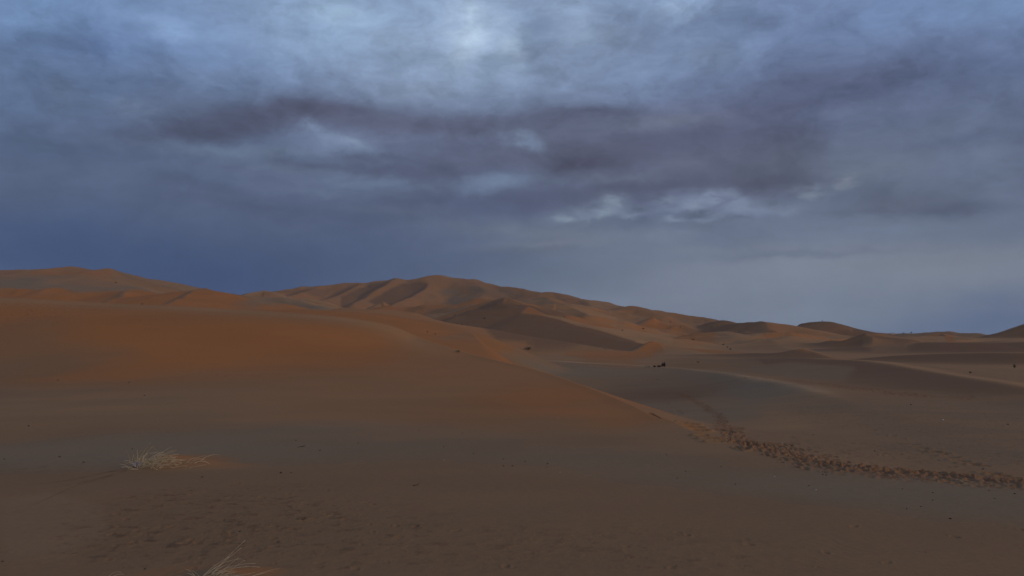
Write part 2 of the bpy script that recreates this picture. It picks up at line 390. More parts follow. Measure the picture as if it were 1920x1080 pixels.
eb = (np.exp(-(dyc / (2.6 + 1.2 * wob2[near])) ** 2) * (.85 - 0.5 * sstep(-6, 2, xi)))[:, None]
pf = sstep(0.05, 0.4, prof * zc)[:, None]
add_layer(allv[near], plain, np.array(KIND['b'], float) * (1 - pf) + pf * (np.array(KIND['o'], float) * (1 - eb) + np.array(KIND['t'], float) * eb))

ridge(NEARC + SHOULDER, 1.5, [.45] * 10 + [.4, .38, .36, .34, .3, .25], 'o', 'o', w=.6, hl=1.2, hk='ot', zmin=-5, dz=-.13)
# low ridge with the seated people, far edge of the basin
ridge([(820, 664, 150), (940, 671.5, 146), (1080, 680.5, 140), (1240, 690, 130), (1330, 697, 112), (1400, 706, 95), (1480, 721, 78), (1560, 743, 62), (1630, 768, 51)],
      [.1, .1, .1, .12, .2, .25, .2, .12, .06], .03, 's', 'tb', w=.6, hl=1.0)
# right hand side
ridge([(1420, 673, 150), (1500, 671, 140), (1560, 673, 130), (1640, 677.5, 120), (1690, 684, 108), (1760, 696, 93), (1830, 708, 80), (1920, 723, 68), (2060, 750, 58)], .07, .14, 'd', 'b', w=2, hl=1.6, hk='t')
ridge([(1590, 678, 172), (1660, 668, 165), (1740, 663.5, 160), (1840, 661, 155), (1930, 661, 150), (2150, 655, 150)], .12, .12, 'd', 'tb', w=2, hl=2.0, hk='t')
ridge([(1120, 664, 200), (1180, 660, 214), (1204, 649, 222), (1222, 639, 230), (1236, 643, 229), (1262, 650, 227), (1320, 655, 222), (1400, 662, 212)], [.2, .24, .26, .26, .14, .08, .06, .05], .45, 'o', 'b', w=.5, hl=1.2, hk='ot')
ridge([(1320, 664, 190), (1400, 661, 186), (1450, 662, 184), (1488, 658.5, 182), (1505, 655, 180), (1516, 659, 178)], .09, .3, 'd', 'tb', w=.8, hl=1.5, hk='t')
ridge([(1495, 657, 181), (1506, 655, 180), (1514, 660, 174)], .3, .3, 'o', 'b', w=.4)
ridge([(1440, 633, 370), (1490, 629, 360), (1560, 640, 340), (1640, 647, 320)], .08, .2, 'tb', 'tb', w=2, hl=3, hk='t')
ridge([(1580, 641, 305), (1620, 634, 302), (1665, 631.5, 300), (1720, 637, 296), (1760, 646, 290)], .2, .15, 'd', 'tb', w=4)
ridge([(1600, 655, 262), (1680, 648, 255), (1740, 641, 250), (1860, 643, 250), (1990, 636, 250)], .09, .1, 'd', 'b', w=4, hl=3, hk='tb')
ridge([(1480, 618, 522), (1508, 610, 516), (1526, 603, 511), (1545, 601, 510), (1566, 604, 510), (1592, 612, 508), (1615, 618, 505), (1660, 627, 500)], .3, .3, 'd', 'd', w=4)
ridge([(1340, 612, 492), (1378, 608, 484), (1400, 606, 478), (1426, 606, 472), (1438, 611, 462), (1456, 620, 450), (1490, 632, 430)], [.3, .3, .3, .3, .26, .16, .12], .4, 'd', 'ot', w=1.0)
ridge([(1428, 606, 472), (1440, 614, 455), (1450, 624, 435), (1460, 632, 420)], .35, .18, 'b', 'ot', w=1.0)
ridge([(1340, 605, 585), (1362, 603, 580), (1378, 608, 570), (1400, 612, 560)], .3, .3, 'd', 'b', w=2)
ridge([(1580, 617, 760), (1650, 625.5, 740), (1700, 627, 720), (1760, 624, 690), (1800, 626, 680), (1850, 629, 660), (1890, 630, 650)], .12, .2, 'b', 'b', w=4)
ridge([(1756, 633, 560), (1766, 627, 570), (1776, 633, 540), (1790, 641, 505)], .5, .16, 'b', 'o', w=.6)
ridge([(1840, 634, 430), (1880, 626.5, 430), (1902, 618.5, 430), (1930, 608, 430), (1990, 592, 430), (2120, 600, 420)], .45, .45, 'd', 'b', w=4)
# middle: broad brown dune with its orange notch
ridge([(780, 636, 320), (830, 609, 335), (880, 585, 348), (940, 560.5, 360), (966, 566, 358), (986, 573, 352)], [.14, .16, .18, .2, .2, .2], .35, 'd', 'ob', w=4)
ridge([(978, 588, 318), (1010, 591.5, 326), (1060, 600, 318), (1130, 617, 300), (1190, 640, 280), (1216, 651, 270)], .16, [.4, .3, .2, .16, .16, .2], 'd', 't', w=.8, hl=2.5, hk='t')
ridge([(992, 573, 358), (990, 578, 348), (979, 588, 322)], .5, .26, 'b', 'o', w=.6)
ridge([(1000, 578, 430), (1040, 573, 440), (1075, 580, 430), (1100, 592, 410)], .2, .3, 'b', 't', w=3)
# big far dune, its skyline and spurs
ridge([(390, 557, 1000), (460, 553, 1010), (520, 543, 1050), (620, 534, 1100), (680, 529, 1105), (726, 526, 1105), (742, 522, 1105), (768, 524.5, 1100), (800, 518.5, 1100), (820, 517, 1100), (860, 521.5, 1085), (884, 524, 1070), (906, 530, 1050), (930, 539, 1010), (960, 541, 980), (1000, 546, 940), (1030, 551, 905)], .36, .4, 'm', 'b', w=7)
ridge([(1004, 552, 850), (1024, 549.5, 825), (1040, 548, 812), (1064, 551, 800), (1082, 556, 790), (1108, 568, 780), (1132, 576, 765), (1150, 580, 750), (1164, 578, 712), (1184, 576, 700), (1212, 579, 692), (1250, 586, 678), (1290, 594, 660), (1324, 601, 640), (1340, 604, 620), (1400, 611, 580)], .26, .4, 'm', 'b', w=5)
ridge([(794, 523, 1098), (801, 528, 1075), (803, 534, 1052), (796, 543, 1015), (775, 554, 965), (745, 567, 915), (716, 578, 870)], .55, .27, 'shade', 'm', w=.8)  # left slip face darkened in colour for its shade, as on the next spurs
ridge([(742, 522, 1100), (728, 533, 1052), (704, 546, 1005), (684, 557, 965), (664, 568, 925)], .45, .3, 'shade', 'm', w=2)
ridge([(680, 530, 1098), (660, 541, 1050), (630, 553, 990), (600, 562, 950)], .42, .3, 'shade', 'm', w=3)
ridge([(600, 537, 1090), (570, 547, 1030), (540, 555, 990)], .4, .3, 'shade', 'm', w=3)
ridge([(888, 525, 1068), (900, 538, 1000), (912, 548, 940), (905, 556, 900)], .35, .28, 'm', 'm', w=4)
ridge([(690, 583, 790), (704, 575, 800), (717, 566, 812), (726, 570, 806), (740, 576, 800), (780, 581, 790), (830, 585, 775)], [.35, .35, .35, .25, .22, .2, .2], .5, 'ot', 'b', w=.8)
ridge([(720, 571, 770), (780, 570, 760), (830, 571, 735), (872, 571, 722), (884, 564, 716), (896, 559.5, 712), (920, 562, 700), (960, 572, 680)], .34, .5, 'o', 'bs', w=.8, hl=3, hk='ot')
ridge([(770, 586, 660), (830, 588, 640), (868, 576, 660), (890, 572, 670)], .2, .4, 'b', 'b', w=2)
ridge([(1024, 550, 824), (1036, 556, 800), (1060, 563, 760)], .25, .25, 'm', 't', w=2)
ridge([(1066, 572, 640), (1078, 581, 610), (1096, 589, 590), (1130, 590, 600)], .3, .2, 'b', 't', w=1.5)
ridge([(1082, 557, 788), (1110, 575, 720), (1140, 586, 660), (1180, 594, 620)], .22, .25, 'm', 'tb', w=3)
ridge([(1020, 560, 700), (1050, 571, 640), (1090, 586, 570), (1120, 600, 520)], .2, .22, 'b', 'm', w=3)
ridge([(1160, 586, 640), (1190, 583, 650), (1200, 582, 650), (1215, 588, 630), (1250, 594, 610)], .25, .3, 'ot', 'b', w=2)
ridge([(1190, 612, 500), (1210, 602, 515), (1226, 594, 530), (1244, 600, 520), (1280, 608, 505)], .26, .35, 'o', 'm', w=1.5)
ridge([(1130, 607, 480), (1190, 612, 462), (1250, 621, 450), (1310, 633, 430)], .15, .35, 'ot', 'tb', w=1.5)
ridge([(1310, 608, 626), (1327, 601, 638), (1340, 607, 605), (1356, 614, 570)], .24, .3, 'ot', 'b', w=1.5)
ridge([(1270, 640, 360), (1300, 636, 372), (1330, 629, 380), (1370, 630, 380), (1420, 634, 370)], .12, .25, 'b', 'ob', w=2)
# left: far dune and the orange dunes in front of it
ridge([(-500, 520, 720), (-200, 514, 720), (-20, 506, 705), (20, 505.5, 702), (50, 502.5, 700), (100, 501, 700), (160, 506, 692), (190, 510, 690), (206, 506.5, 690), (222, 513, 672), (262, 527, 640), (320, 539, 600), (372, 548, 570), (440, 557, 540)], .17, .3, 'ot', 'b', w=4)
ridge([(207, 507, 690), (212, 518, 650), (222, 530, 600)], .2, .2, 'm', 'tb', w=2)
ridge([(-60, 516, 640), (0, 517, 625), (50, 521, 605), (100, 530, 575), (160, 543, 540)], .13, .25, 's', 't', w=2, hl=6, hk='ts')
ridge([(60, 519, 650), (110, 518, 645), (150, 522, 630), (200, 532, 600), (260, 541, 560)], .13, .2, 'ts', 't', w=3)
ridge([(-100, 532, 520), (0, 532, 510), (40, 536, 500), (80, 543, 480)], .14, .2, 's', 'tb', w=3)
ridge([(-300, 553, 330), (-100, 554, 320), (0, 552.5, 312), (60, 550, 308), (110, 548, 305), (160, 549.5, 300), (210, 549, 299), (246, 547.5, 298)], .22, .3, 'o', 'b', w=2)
ridge([(246, 547.5, 298), (228, 555, 268), (204, 565, 240), (170, 573, 222)], .55, .17, 's', 'o', w=.6)  # left slip face greyed to put in its shade
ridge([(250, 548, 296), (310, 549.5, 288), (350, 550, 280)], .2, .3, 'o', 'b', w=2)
ridge([(372, 547.5, 262), (352, 556, 234), (322, 569, 206), (290, 580, 188)], .55, .17, 's', 'o', w=.6)  # shadow strip on the left slip face put into its grey
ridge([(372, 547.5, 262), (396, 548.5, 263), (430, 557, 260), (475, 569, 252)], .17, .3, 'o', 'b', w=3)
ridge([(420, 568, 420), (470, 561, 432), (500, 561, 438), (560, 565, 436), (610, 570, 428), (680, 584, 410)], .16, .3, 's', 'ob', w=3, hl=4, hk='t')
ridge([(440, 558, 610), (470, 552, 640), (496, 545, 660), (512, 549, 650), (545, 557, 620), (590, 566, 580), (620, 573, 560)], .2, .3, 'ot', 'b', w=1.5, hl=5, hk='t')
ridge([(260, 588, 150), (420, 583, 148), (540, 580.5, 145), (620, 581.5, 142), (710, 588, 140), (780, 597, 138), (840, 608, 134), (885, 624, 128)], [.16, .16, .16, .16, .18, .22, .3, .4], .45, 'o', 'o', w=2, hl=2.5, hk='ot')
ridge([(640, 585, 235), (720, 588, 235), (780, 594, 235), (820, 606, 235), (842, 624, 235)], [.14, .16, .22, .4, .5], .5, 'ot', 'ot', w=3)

Z = M + KS * np.log(np.maximum(SW, 1e-9))
CW /= SW[:, None]
# undulation: small blown dunes over the far field, almost nothing near the camera
far = sstep(110, 600, RAD)
ax, ay = X * 0.86 + Y * 0.5, -X * 0.5 + Y * 0.86
rid = 1 - np.abs(fbm(ax / 62 + 0.4 * wob1, ay / 105, 3, 51)) * 2.2
mid = sstep(150 + 90 * sstep(-20, 10, X), 240 + 110 * sstep(-20, 10, X), RAD) * (1 - 0.45 * sstep(380, 520, RAD))
rid2 = 1 - np.abs(fbm(ax / 40 + 0.5 * wob1, ay / 26, 2, 55)) * 2.4
rid3 = 1 - np.abs(fbm(ax / 17 + 0.3 * wob2, ay / 11, 2, 57)) * 2.4
hump = sstep(.35, .65, 0.5 + 0.5 * fbm(X / 140, Y / 110, 2, 59))
Z += far * (2.4 * (rid - 0.6) + 1.6 * fbm(X / 45, Y / 70, 4, 61)) * sstep(-2, 6, Z) * 0.8
Z += mid * (0.35 + 0.65 * hump) * sstep(-2.6, 0, Z) * (1.9 * np.clip(rid2, -.2, 1) + 0.6 * np.clip(rid3, -.2, 1))
Z += 0.12 * fbm(X / 18, Y / 30, 3, 71) * sstep(14, 60, RAD)
Z += 0.016 * fbm(X / 1.3, Y / 1.3, 4, 81) * (1 - sstep(15, 40, RAD))

Zg = Z.reshape(NR, NA)
def height(x, y):
    a = math.atan2(x, y); r = math.hypot(x, y)
    j = min(max(np.searchsorted(azs, a) - 1, 0), NA - 2); i = min(max(np.searchsorted(rs, r) - 1, 0), NR - 2)
    u = (a - azs[j]) / (azs[j + 1] - azs[j]); v = (r - rs[i]) / (rs[i + 1] - rs[i])
    return float((Zg[i, j] * (1 - u) + Zg[i, j + 1] * u) * (1 - v) + (Zg[i + 1, j] * (1 - u) + Zg[i + 1, j + 1] * u) * v)
def hit(px, py):
    """first point of the ground along a line of sight"""
    x, y, z = ray(px, py)
    h = math.hypot(x, y); a = math.atan2(x, y)
    j = min(max(np.searchsorted(azs, a), 1), NA - 1)
    u = (a - azs[j - 1]) / (azs[j] - azs[j - 1])
    colz = Zg[:, j - 1] * (1 - u) + Zg[:, j] * u
    g = CAMZ + rs * (z / h) - colz
    k = np.nonzero(g[3:] < 0)[0]
    if len(k) == 0: return None
    k = k[0] + 3
    t = g[k - 1] / (g[k - 1] - g[k] + 1e-12)
    r = rs[k - 1] + (rs[k] - rs[k - 1]) * t
    return Vector((r * x / h, r * y / h, CAMZ + r * z / h))

# fresh orange sand lies on the steep lee faces, coarse dark sand on the gentle windward sides
Zf = Z.reshape(NR, NA)
gr = np.gradient(Zf, rs, axis=0); ga = np.gradient(Zf, azs, axis=1) / rs[:, None]
slope = np.hypot(gr, ga).ravel()
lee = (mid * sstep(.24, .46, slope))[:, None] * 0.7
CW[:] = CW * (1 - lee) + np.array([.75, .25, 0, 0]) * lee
cr_ = (mid * sstep(.55, .95, rid2) * (0.35 + 0.65 * hump))[:, None] * 0.35
CW[:] = CW * (1 - cr_) + np.array([.2, .8, 0, .25]) * cr_
# ---- patches of other sand, laid on the ground as soft world-space ellipses
edge = fbm(X / 3.0, Y / 3.0, 4, 91); edge_far = fbm(X / 25, Y / 40, 4, 95)
ROUGH = np.zeros(N); DIST = np.zeros(N)
def ellipse(px, py, rx, ry, soft=1.0, tilt=0.0):
    c0 = hit(px, py); c1 = hit(px, min(py + ry, 1075)) ; c2 = hit(px, py - ry)
    if c0 is None: return None, None
    r0 = math.hypot(c0.x, c0.y)
    ra = math.hypot(c1.x, c1.y) if c1 else r0
    rb = math.hypot(c2.x, c2.y) if c2 else r0
    rb = min(rb, r0 * 1.6)
    hw = rx * r0 / F
    ux, uy = c0.x / r0, c0.y / r0
    dr = (X - c0.x) * ux + (Y - c0.y) * uy; dt = (X - c0.x) * uy - (Y - c0.y) * ux
    hn = max(r0 - ra, 0.02 * r0); hf = max(rb - r0, 0.02 * r0)
    dr = dr - dt / hw * tilt * 0.5 * (hn + hf)
    q = (dt / hw) ** 2 + np.where(dr < 0, dr / hn, dr / hf) ** 2
    idx = np.nonzero(q < 9)[0]
    e = np.where(RAD[idx] < 90, edge[idx], edge_far[idx])
    q_ = np.sqrt(q[idx]) + 0.35 * e
    return idx, 1 - sstep(1 - 0.55 * soft, 1 + 0.55 * soft, q_)
def patch(px, py, rx, ry, kind, k=1.0, soft=1.0, tilt=0.0, side=0):
    idx, m = ellipse(px, py, rx, ry, soft, tilt)
    if idx is None: return
    if side: m = m * (SIDE[idx] == side)
    m = (m * k)[:, None]
    CW[idx] = CW[idx] * (1 - m) + np.array(KIND[kind], float) * m
def rough(px, py, rx, ry, k=1.0, soft=1.0, tilt=0.0):
    idx, m = ellipse(px, py, rx, ry, soft, tilt)
    if idx is not None: ROUGH[idx] = np.maximum(ROUGH[idx], m * k)

def area(pts, kind, k=1.0, soft=1.5):
    """a patch of other sand, on slip faces painted shade, inside a traced outline, carried onto the ground"""
    P = [hit(*p) for p in pts]
    P = [p for p in P if p is not None]
    if len(P) < 3: return
    md = np.median([p.y for p in P])
    P = np.array([(p.x, p.y) for p in P if .6 * md < p.y < 1.6 * md])      # leave out corners that something nearer hides
    if len(P) < 3: return
    c0 = P.mean(0); r0 = math.hypot(*c0); u = c0 / r0
    def chart(x, y):
        dx, dy = x - c0[0], y - c0[1]
        return (dx * u[1] - dy * u[0]), (dx * u[0] + dy * u[1])
    t, q = chart(P[:, 0], P[:, 1])
    pw = max(p[0] for p in pts) - min(p[0] for p in pts); ph = max(p[1] for p in pts) - min(p[1] for p in pts)
    kt = pw / (t.max() - t.min()); kq = ph / (q.max() - q.min() + 1e-6)
    pad = 4 * soft
    tx, qx = chart(X, Y)
    idx = np.nonzero((tx * kt > t.min() * kt - pad) & (tx * kt < t.max() * kt + pad) & (qx * kq > q.min() * kq - pad) & (qx * kq < q.max() * kq + pad))[0]
    x, y = tx[idx] * kt, qx[idx] * kq
    t, q = t * kt, q * kq
    ins = np.zeros(len(idx), bool); d = np.full(len(idx), 1e9)
    for i in range(len(t)):
        ax_, ay_, bx_, by_ = t[i - 1], q[i - 1], t[i], q[i]
        ins ^= ((ay_ > y) != (by_ > y)) & (x < (bx_ - ax_) * (y - ay_) / (by_ - ay_ + 1e-12) + ax_)
        L2 = (bx_ - ax_) ** 2 + (by_ - ay_) ** 2 + 1e-9
        f = np.clip(((x - ax_) * (bx_ - ax_) + (y - ay_) * (by_ - ay_)) / L2, 0, 1)
        d = np.minimum(d, np.hypot(x - ax_ - f * (bx_ - ax_), y - ay_ - f * (by_ - ay_)))
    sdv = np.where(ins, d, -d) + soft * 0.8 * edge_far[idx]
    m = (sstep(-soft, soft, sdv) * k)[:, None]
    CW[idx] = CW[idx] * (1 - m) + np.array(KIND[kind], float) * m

PATCHES = [
    # foot of the near dune and the foreground
    (380, 745, 560, 38, 'tb', .7, 1, 0, -1), (380, 768, 560, 34, 'tb', .55, 1, 0, -1), (720, 735, 260, 40, 'ot', .5, 1, 0, -1), (900, 690, 170, 30, 'ot', .7, 1, 0, -1), (900, 775, 300, 34, 'ot', .45, 1, 0, -1),
    (1060, 752, 170, 30, 'o', .8, 1, 0, -1), (1190, 786, 120, 20, 'o', .6, 1, 0, -1), (880, 778, 120, 22, 'ob', .5, 1, 0, -1), (700, 720, 160, 22, 'ot', .5, 1, 0, -1),
    (60, 690, 130, 18, 'b', .7, 1, 0, -1), (10, 650, 100, 46, 'b', .6, 1, 0, -1),
    (250, 838, 460, 28, 's', .85), (560, 848, 380, 24, 's', .6), (700, 818, 200, 12, 'tb', .4), (1000, 850, 260, 18, 'bs', .5),
    (1150, 862, 260, 18, 's', .5), (1480, 905, 420, 24, 's', .6), (1800, 940, 320, 32, 's', .75), (1330, 842, 150, 12, 'tb', .5, 1, 0, -1),
    (1290, 815, 110, 16, 'tb', .6, 1, 0, -1), (1180, 845, 200, 8, 'ts', .5),
    # basin
    (1240, 715, 210, 18, 'bs', .6, 1, 0, 1), (1420, 735, 80, 22, 's', .75, 1, 0, 1), (1100, 697, 140, 10, 's', .8, 1, 0, 1), (1000, 683, 90, 8, 's', .9, 1, 0, 1),
    (1540, 768, 110, 20, 't', .8, 1, 0, 1), (1520, 810, 140, 30, 't', .75, 1, 0, 1), (1600, 745, 160, 12, 'tb', .6), (1330, 755, 60, 12, 'tb', .5, 1, 0, 1),
    (1800, 770, 260, 28, 'bs', .8), (1750, 830, 300, 36, 'bs', .7), (1900, 860, 200, 30, 'bs', .6),
    (345, 868, 75, 13, 'o', .6, .8), (430, 876, 50, 5, 'ob', .6),
    (330, 1072, 60, 10, 'ob', .6), (470, 1078, 50, 10, 'o', .7),
]
for p in PATCHES: patch(*p)
AREAS = [
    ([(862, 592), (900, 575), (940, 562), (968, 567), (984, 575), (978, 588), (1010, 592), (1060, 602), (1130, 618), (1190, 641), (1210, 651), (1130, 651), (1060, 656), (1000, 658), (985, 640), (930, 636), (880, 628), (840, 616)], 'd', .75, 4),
    ([(786, 527), (799, 530), (801, 536), (794, 545), (770, 557), (735, 571), (700, 581), (668, 580), (690, 565), (720, 548), (755, 532)], 'shade', .9, 2.5),  # shade of the far dune's slip faces and folds, painted into the sand
    ([(690, 534), (730, 528), (700, 546), (665, 561), (640, 573), (600, 573), (640, 556)], 'shade', .8, 3), ([(520, 548), (625, 539), (605, 558), (540, 571)], 'shade', .5, 4),
    ([(880, 543), (980, 545), (1012, 556), (930, 557)], 'shade', .7, 4), ([(1004, 574), (1075, 572), (1100, 588), (1036, 592)], 'd', .8, 4), ([(1040, 552), (1100, 566), (1140, 582), (1060, 566)], 'shade', .6, 4),
    ([(0, 512), (60, 512), (150, 530), (200, 545), (60, 546), (0, 548)], 'bs', .6, 5), ([(70, 516), (160, 520), (230, 534), (150, 530)], 'ts', .8, 4), ([(40, 503), (200, 509), (180, 518), (60, 511)], 'o', .5, 4),
    ([(1590, 618), (1700, 630), (1690, 645), (1600, 644)], 'd', .4, 5), ([(1620, 646), (1740, 640), (1700, 655), (1640, 660)], 'tb', .7, 4), ([(1300, 640), (1440, 636), (1480, 655), (1330, 654)], 'b', .6, 5),
    ([(1440, 612), (1500, 630), (1450, 633), (1430, 630)], 'o', .6, 3), ([(1760, 628), (1768, 628), (1792, 641), (1776, 640)], 'o', .9, 1.5), ([(1505, 655), (1510, 656), (1516, 660), (1506, 659)], 'o', .8, 1.2),
    ([(991, 574), (984, 580), (978, 588), (1000, 590), (1030, 594), (1012, 584)], 'oo', .95, 1.5), ([(1000, 588), (1060, 597), (1130, 614), (1185, 636), (1130, 622), (1060, 603)], 't', .8, 1.5),
    ([(1222, 639.5), (1205, 649), (1180, 660), (1165, 668), (1210, 668), (1250, 658), (1248, 649)], 'o', .95, 2), ([(1238, 646), (1300, 655), (1400, 662), (1330, 665), (1250, 664)], 't', .8, 2),
    ([(1196, 612), (1204, 602), (1222, 594), (1236, 602), (1230, 612), (1210, 616)], 'o', .9, 2.5),
    ([(0, 940), (90, 925), (190, 950), (200, 1000), (120, 1040), (20, 1040), (0, 1000)], 'ts', .55, 12),
    ([(838, 640), (900, 634), (990, 634), (1000, 645), (960, 655), (900, 652), (850, 655)], 'ob', .9, 8),
    ([(900, 640), (960, 636), (985, 640), (960, 652), (910, 648)], 'o', .6, 7),
    ([(806, 634), (860, 626), (960, 630), (985, 634), (900, 637), (830, 642)], 'ts', .6, 6),
    ([(985, 655), (1060, 650), (1130, 650), (1200, 652), (1150, 662), (1060, 664), (1000, 664)], 'b', .7, 4),
    ([(960, 668), (1040, 665), (1100, 662), (1060, 674), (1000, 676)], 'tb', .8, 3),
    ([(1060, 664), (1120, 660), (1200, 660), (1230, 668), (1180, 678), (1100, 676)], 'o', .8, 4),
    ([(1230, 655), (1300, 657), (1330, 664), (1260, 668), (1225, 664)], 'tb', .7, 4),
    ([(1240, 672), (1320, 670), (1420, 676), (1440, 690), (1330, 690), (1250, 684)], 'b', .8, 4),
    ([(1400, 690), (1480, 680), (1600, 690), (1580, 712), (1480, 708)], 'bs', .8, 5),
    ([(826, 542), (856, 541), (856, 553), (832, 556)], 'bs', .7, 4), ([(850, 556), (892, 556), (880, 568), (840, 566)], 'bs', .85, 3),
    ([(880, 540), (940, 543), (980, 550), (940, 558), (890, 550)], 'bs', .6, 4),
    ([(800, 574), (850, 576), (880, 575), (840, 588), (800, 586)], 'b', .8, 3), ([(730, 578), (765, 582), (760, 592), (735, 590)], 'b', .7, 3),
    ([(1150, 592), (1220, 592), (1215, 606), (1160, 612)], 'bs', .6, 4), ([(1270, 616), (1320, 612), (1310, 632), (1280, 634)], 'b', .6, 4),
    ([(460, 560), (560, 563), (640, 572), (600, 580), (470, 581), (435, 570)], 's', .9, 3),
    ([(1100, 598), (1150, 602), (1120, 612), (1090, 606)], 'ot', .7, 3), ([(1100, 578), (1098, 586), (1112, 590), (1140, 592), (1120, 584)], 't', .8, 2), ([(1270, 628), (1330, 622), (1345, 632), (1300, 644), (1262, 640)], 'o', .7, 4),
]
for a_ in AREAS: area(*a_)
for p in [(330, 960, 170, 50), (470, 985, 220, 60), (260, 1010, 120, 40), (640, 1010, 220, 70, .7), (900, 1040, 260, 60, .6), (1200, 1040, 260, 60, .5),
          (480, 920, 160, 18, .6), (60, 875, 120, 16, .5), (60, 585, 140, 22, .9), (420, 592, 200, 10, .5),
          (1760, 780, 280, 36, 1.0), (1640, 830, 240, 36, .8), (1900, 830, 200, 50, .8), (1640, 790, 140, 20, .6),
          (1860, 880, 200, 24, .5)]:
    rough(*p)

# ---- footprints pressed into the sheet
def press(x, y, ang, ln, wd, depth, tint=1.0):
    a0 = math.atan2(x, y); r0 = math.hypot(x, y)
    da = 1.8 * ln / r0
    j0, j1 = np.searchsorted(azs, [a0 - da, a0 + da]); i0, i1 = np.searchsorted(rs, [r0 - 1.8 * ln, r0 + 1.8 * ln])
    if j1 <= j0 or i1 <= i0: return
    sl = (slice(i0, i1), slice(j0, j1))
    dx = RR[sl] * np.sin(AZ[sl]) - x; dy = RR[sl] * np.cos(AZ[sl]) - y
    ca, sa = math.cos(ang), math.sin(ang)
    u = (dx * ca + dy * sa) / ln; v = (-dx * sa + dy * ca) / wd
    q = np.sqrt(u * u + v * v)
    Zg[sl] += -depth * (1 - sstep(0.5, 1.0, q)) + 0.55 * depth * np.exp(-((q - 1.2) / 0.22) ** 2)
    D = DIST.reshape(NR, NA)
    D[sl] = np.maximum(D[sl], tint * (1 - sstep(0.7, 1.25, q)))
def trail(pts, n, width, ln, depth, tint=1.0):
    P = [hit(px, py) for px, py in pts]
    Q = catmull([(p.x, p.y) for p in P], 10)
    seg = np.hypot(*(Q[1:] - Q[:-1]).T); cum = np.concatenate([[0], np.cumsum(seg)])
    for i in range(n):
        s = RNG.rand() * cum[-1]
        x = np.interp(s, cum, Q[:, 0]); y = np.interp(s, cum, Q[:, 1])
        k = min(np.searchsorted(cum, s), len(Q) - 1); t = Q[k] - Q[k - 1]
        a = math.atan2(t[1], t[0]); o = RNG.randn() * width * 0.5
        o = max(-width, min(width, o))
        press(x - math.sin(a) * o, y + math.cos(a) * o, a + RNG.randn() * 0.35, ln * RNG.uniform(.8, 1.25), ln * RNG.uniform(.4, .55), depth * RNG.uniform(.6, 1.2), tint)
trail([(2060, 912), (1920, 901), (1800, 892), (1680, 882), (1580, 871), (1490, 858), (1430, 843), (1395, 828)], 1900, .95, .1, .02)
trail([(1430, 850), (1390, 828), (1372, 808), (1352, 788), (1330, 770), (1300, 750), (1272, 737)], 620, .42, .16, .045, 1.0)
trail([(1400, 706), (1470, 712), (1540, 720), (1600, 728), (1680, 738), (1760, 744), (1830, 746)], 300, 1.5, .26, .05, .8)
trail([(1385, 822), (1372, 808), (1352, 788), (1330, 770), (1300, 750), (1272, 737)], 220, .22, .5, .0, .75)      # churned warm sand under the far prints
trail([(1440, 709), (1540, 720), (1600, 728), (1680, 738), (1760, 744)], 160, 1.2, .6, .0, .45)
trail([(2060, 912), (1920, 901), (1800, 892), (1680, 882), (1580, 871), (1490, 858), (1430, 843), (1395, 828)], 260, .5, .3, .0, .4)
for (px, py) in [(1262, 764), (1269, 771), (1274, 775), (1292, 795), (1300, 801), (1309, 807), (1327, 817), (1338, 822), (1352, 829), (1250, 757)]:
    p = hit(px, py)
    if p: press(p.x, p.y, 0.2, .3, .13, .1)
for i in range(26):
    p = hit(350 + i * 7.5 + RNG.randn() * 8, 702 + RNG.randn() * 2.2)
    if p: press(p.x, p.y, RNG.rand() * 3, .17, .1, .02, .4)
for i in range(16):
    p = hit(1620 + i * 18, 800 + i * 6.5 + RNG.randn() * 2)
    if p: press(p.x, p.y, -0.3, .2, .1, .05, .6)
for (px0, px1, py0, py1, n) in [(1480, 1920, 745, 880, 420), (200, 760, 900, 1070, 240), (760, 1920, 985, 1075, 60), (0, 320, 562, 612, 170), (320, 620, 585, 600, 60)]:
    for i in range(n):
        p = hit(RNG.uniform(px0, px1), RNG.uniform(py0, py1))
        if p is None: continue
        i_ = np.searchsorted(rs, math.hypot(p.x, p.y)) * NA + np.searchsorted(azs, math.atan2(p.x, p.y))
        if RNG.rand() > ROUGH[min(i_, N - 1)] + .08: continue
        s_ = RNG.uniform(.02, .055) * (1 + math.hypot(p.x, p.y) / 25)
        press(p.x, p.y, RNG.rand() * 3, s_, s_ * .6, s_ * .14, .25)

# ---- the small sand mounds held by the grass
def mound(px, py, rx, ry, h, lee=1.0):
    c0 = hit(px, py)
    m = (RAD < 40)
    dx = X[m] - c0.x; dy = Y[m] - c0.y
    dx = np.where(dx > 0, dx / lee, dx)
    Z[m] += h * np.exp(-(dx / rx) ** 2 - (dy / ry) ** 2)
mound(318, 876, .5, .45, .21, 1.7)
mound(400, 1092, .3, .35, .08, 1.5)

# ---- build the sheet
me = bpy.data.meshes.new('ground')
co = np.empty((N, 3), np.float32); co[:, 0] = X; co[:, 1] = Y; co[:, 2] = Zg.ravel()
jj = np.arange(NA - 1)
ii = np.arange(NR - 1)
a = (ii[:, None] * NA + jj[None, :]).ravel()
quads = np.stack([a, a + 1, a + NA + 1, a + NA], 1)[:, ::-1].astype(np.int32)
nq = len(quads)
capv = np.arange(NA - 1, dtype=np.int32)            # closes the small hole under the camera
me.vertices.add(N); me.vertices.foreach_set('co', co.ravel())
me.loops.add(nq * 4 + len(capv)); me.loops.foreach_set('vertex_index', np.concatenate([quads.ravel(), capv[::-1]]))
me.polygons.add(nq + 1)
me.polygons.foreach_set('loop_start', np.concatenate([np.arange(nq) * 4, [nq * 4]]).astype(np.int32))
me.polygons.foreach_set('use_smooth', np.ones(nq + 1, bool))
me.update(calc_edges=True); me.validate()
attr = me.attributes.new('sand', 'FLOAT_COLOR', 'POINT')
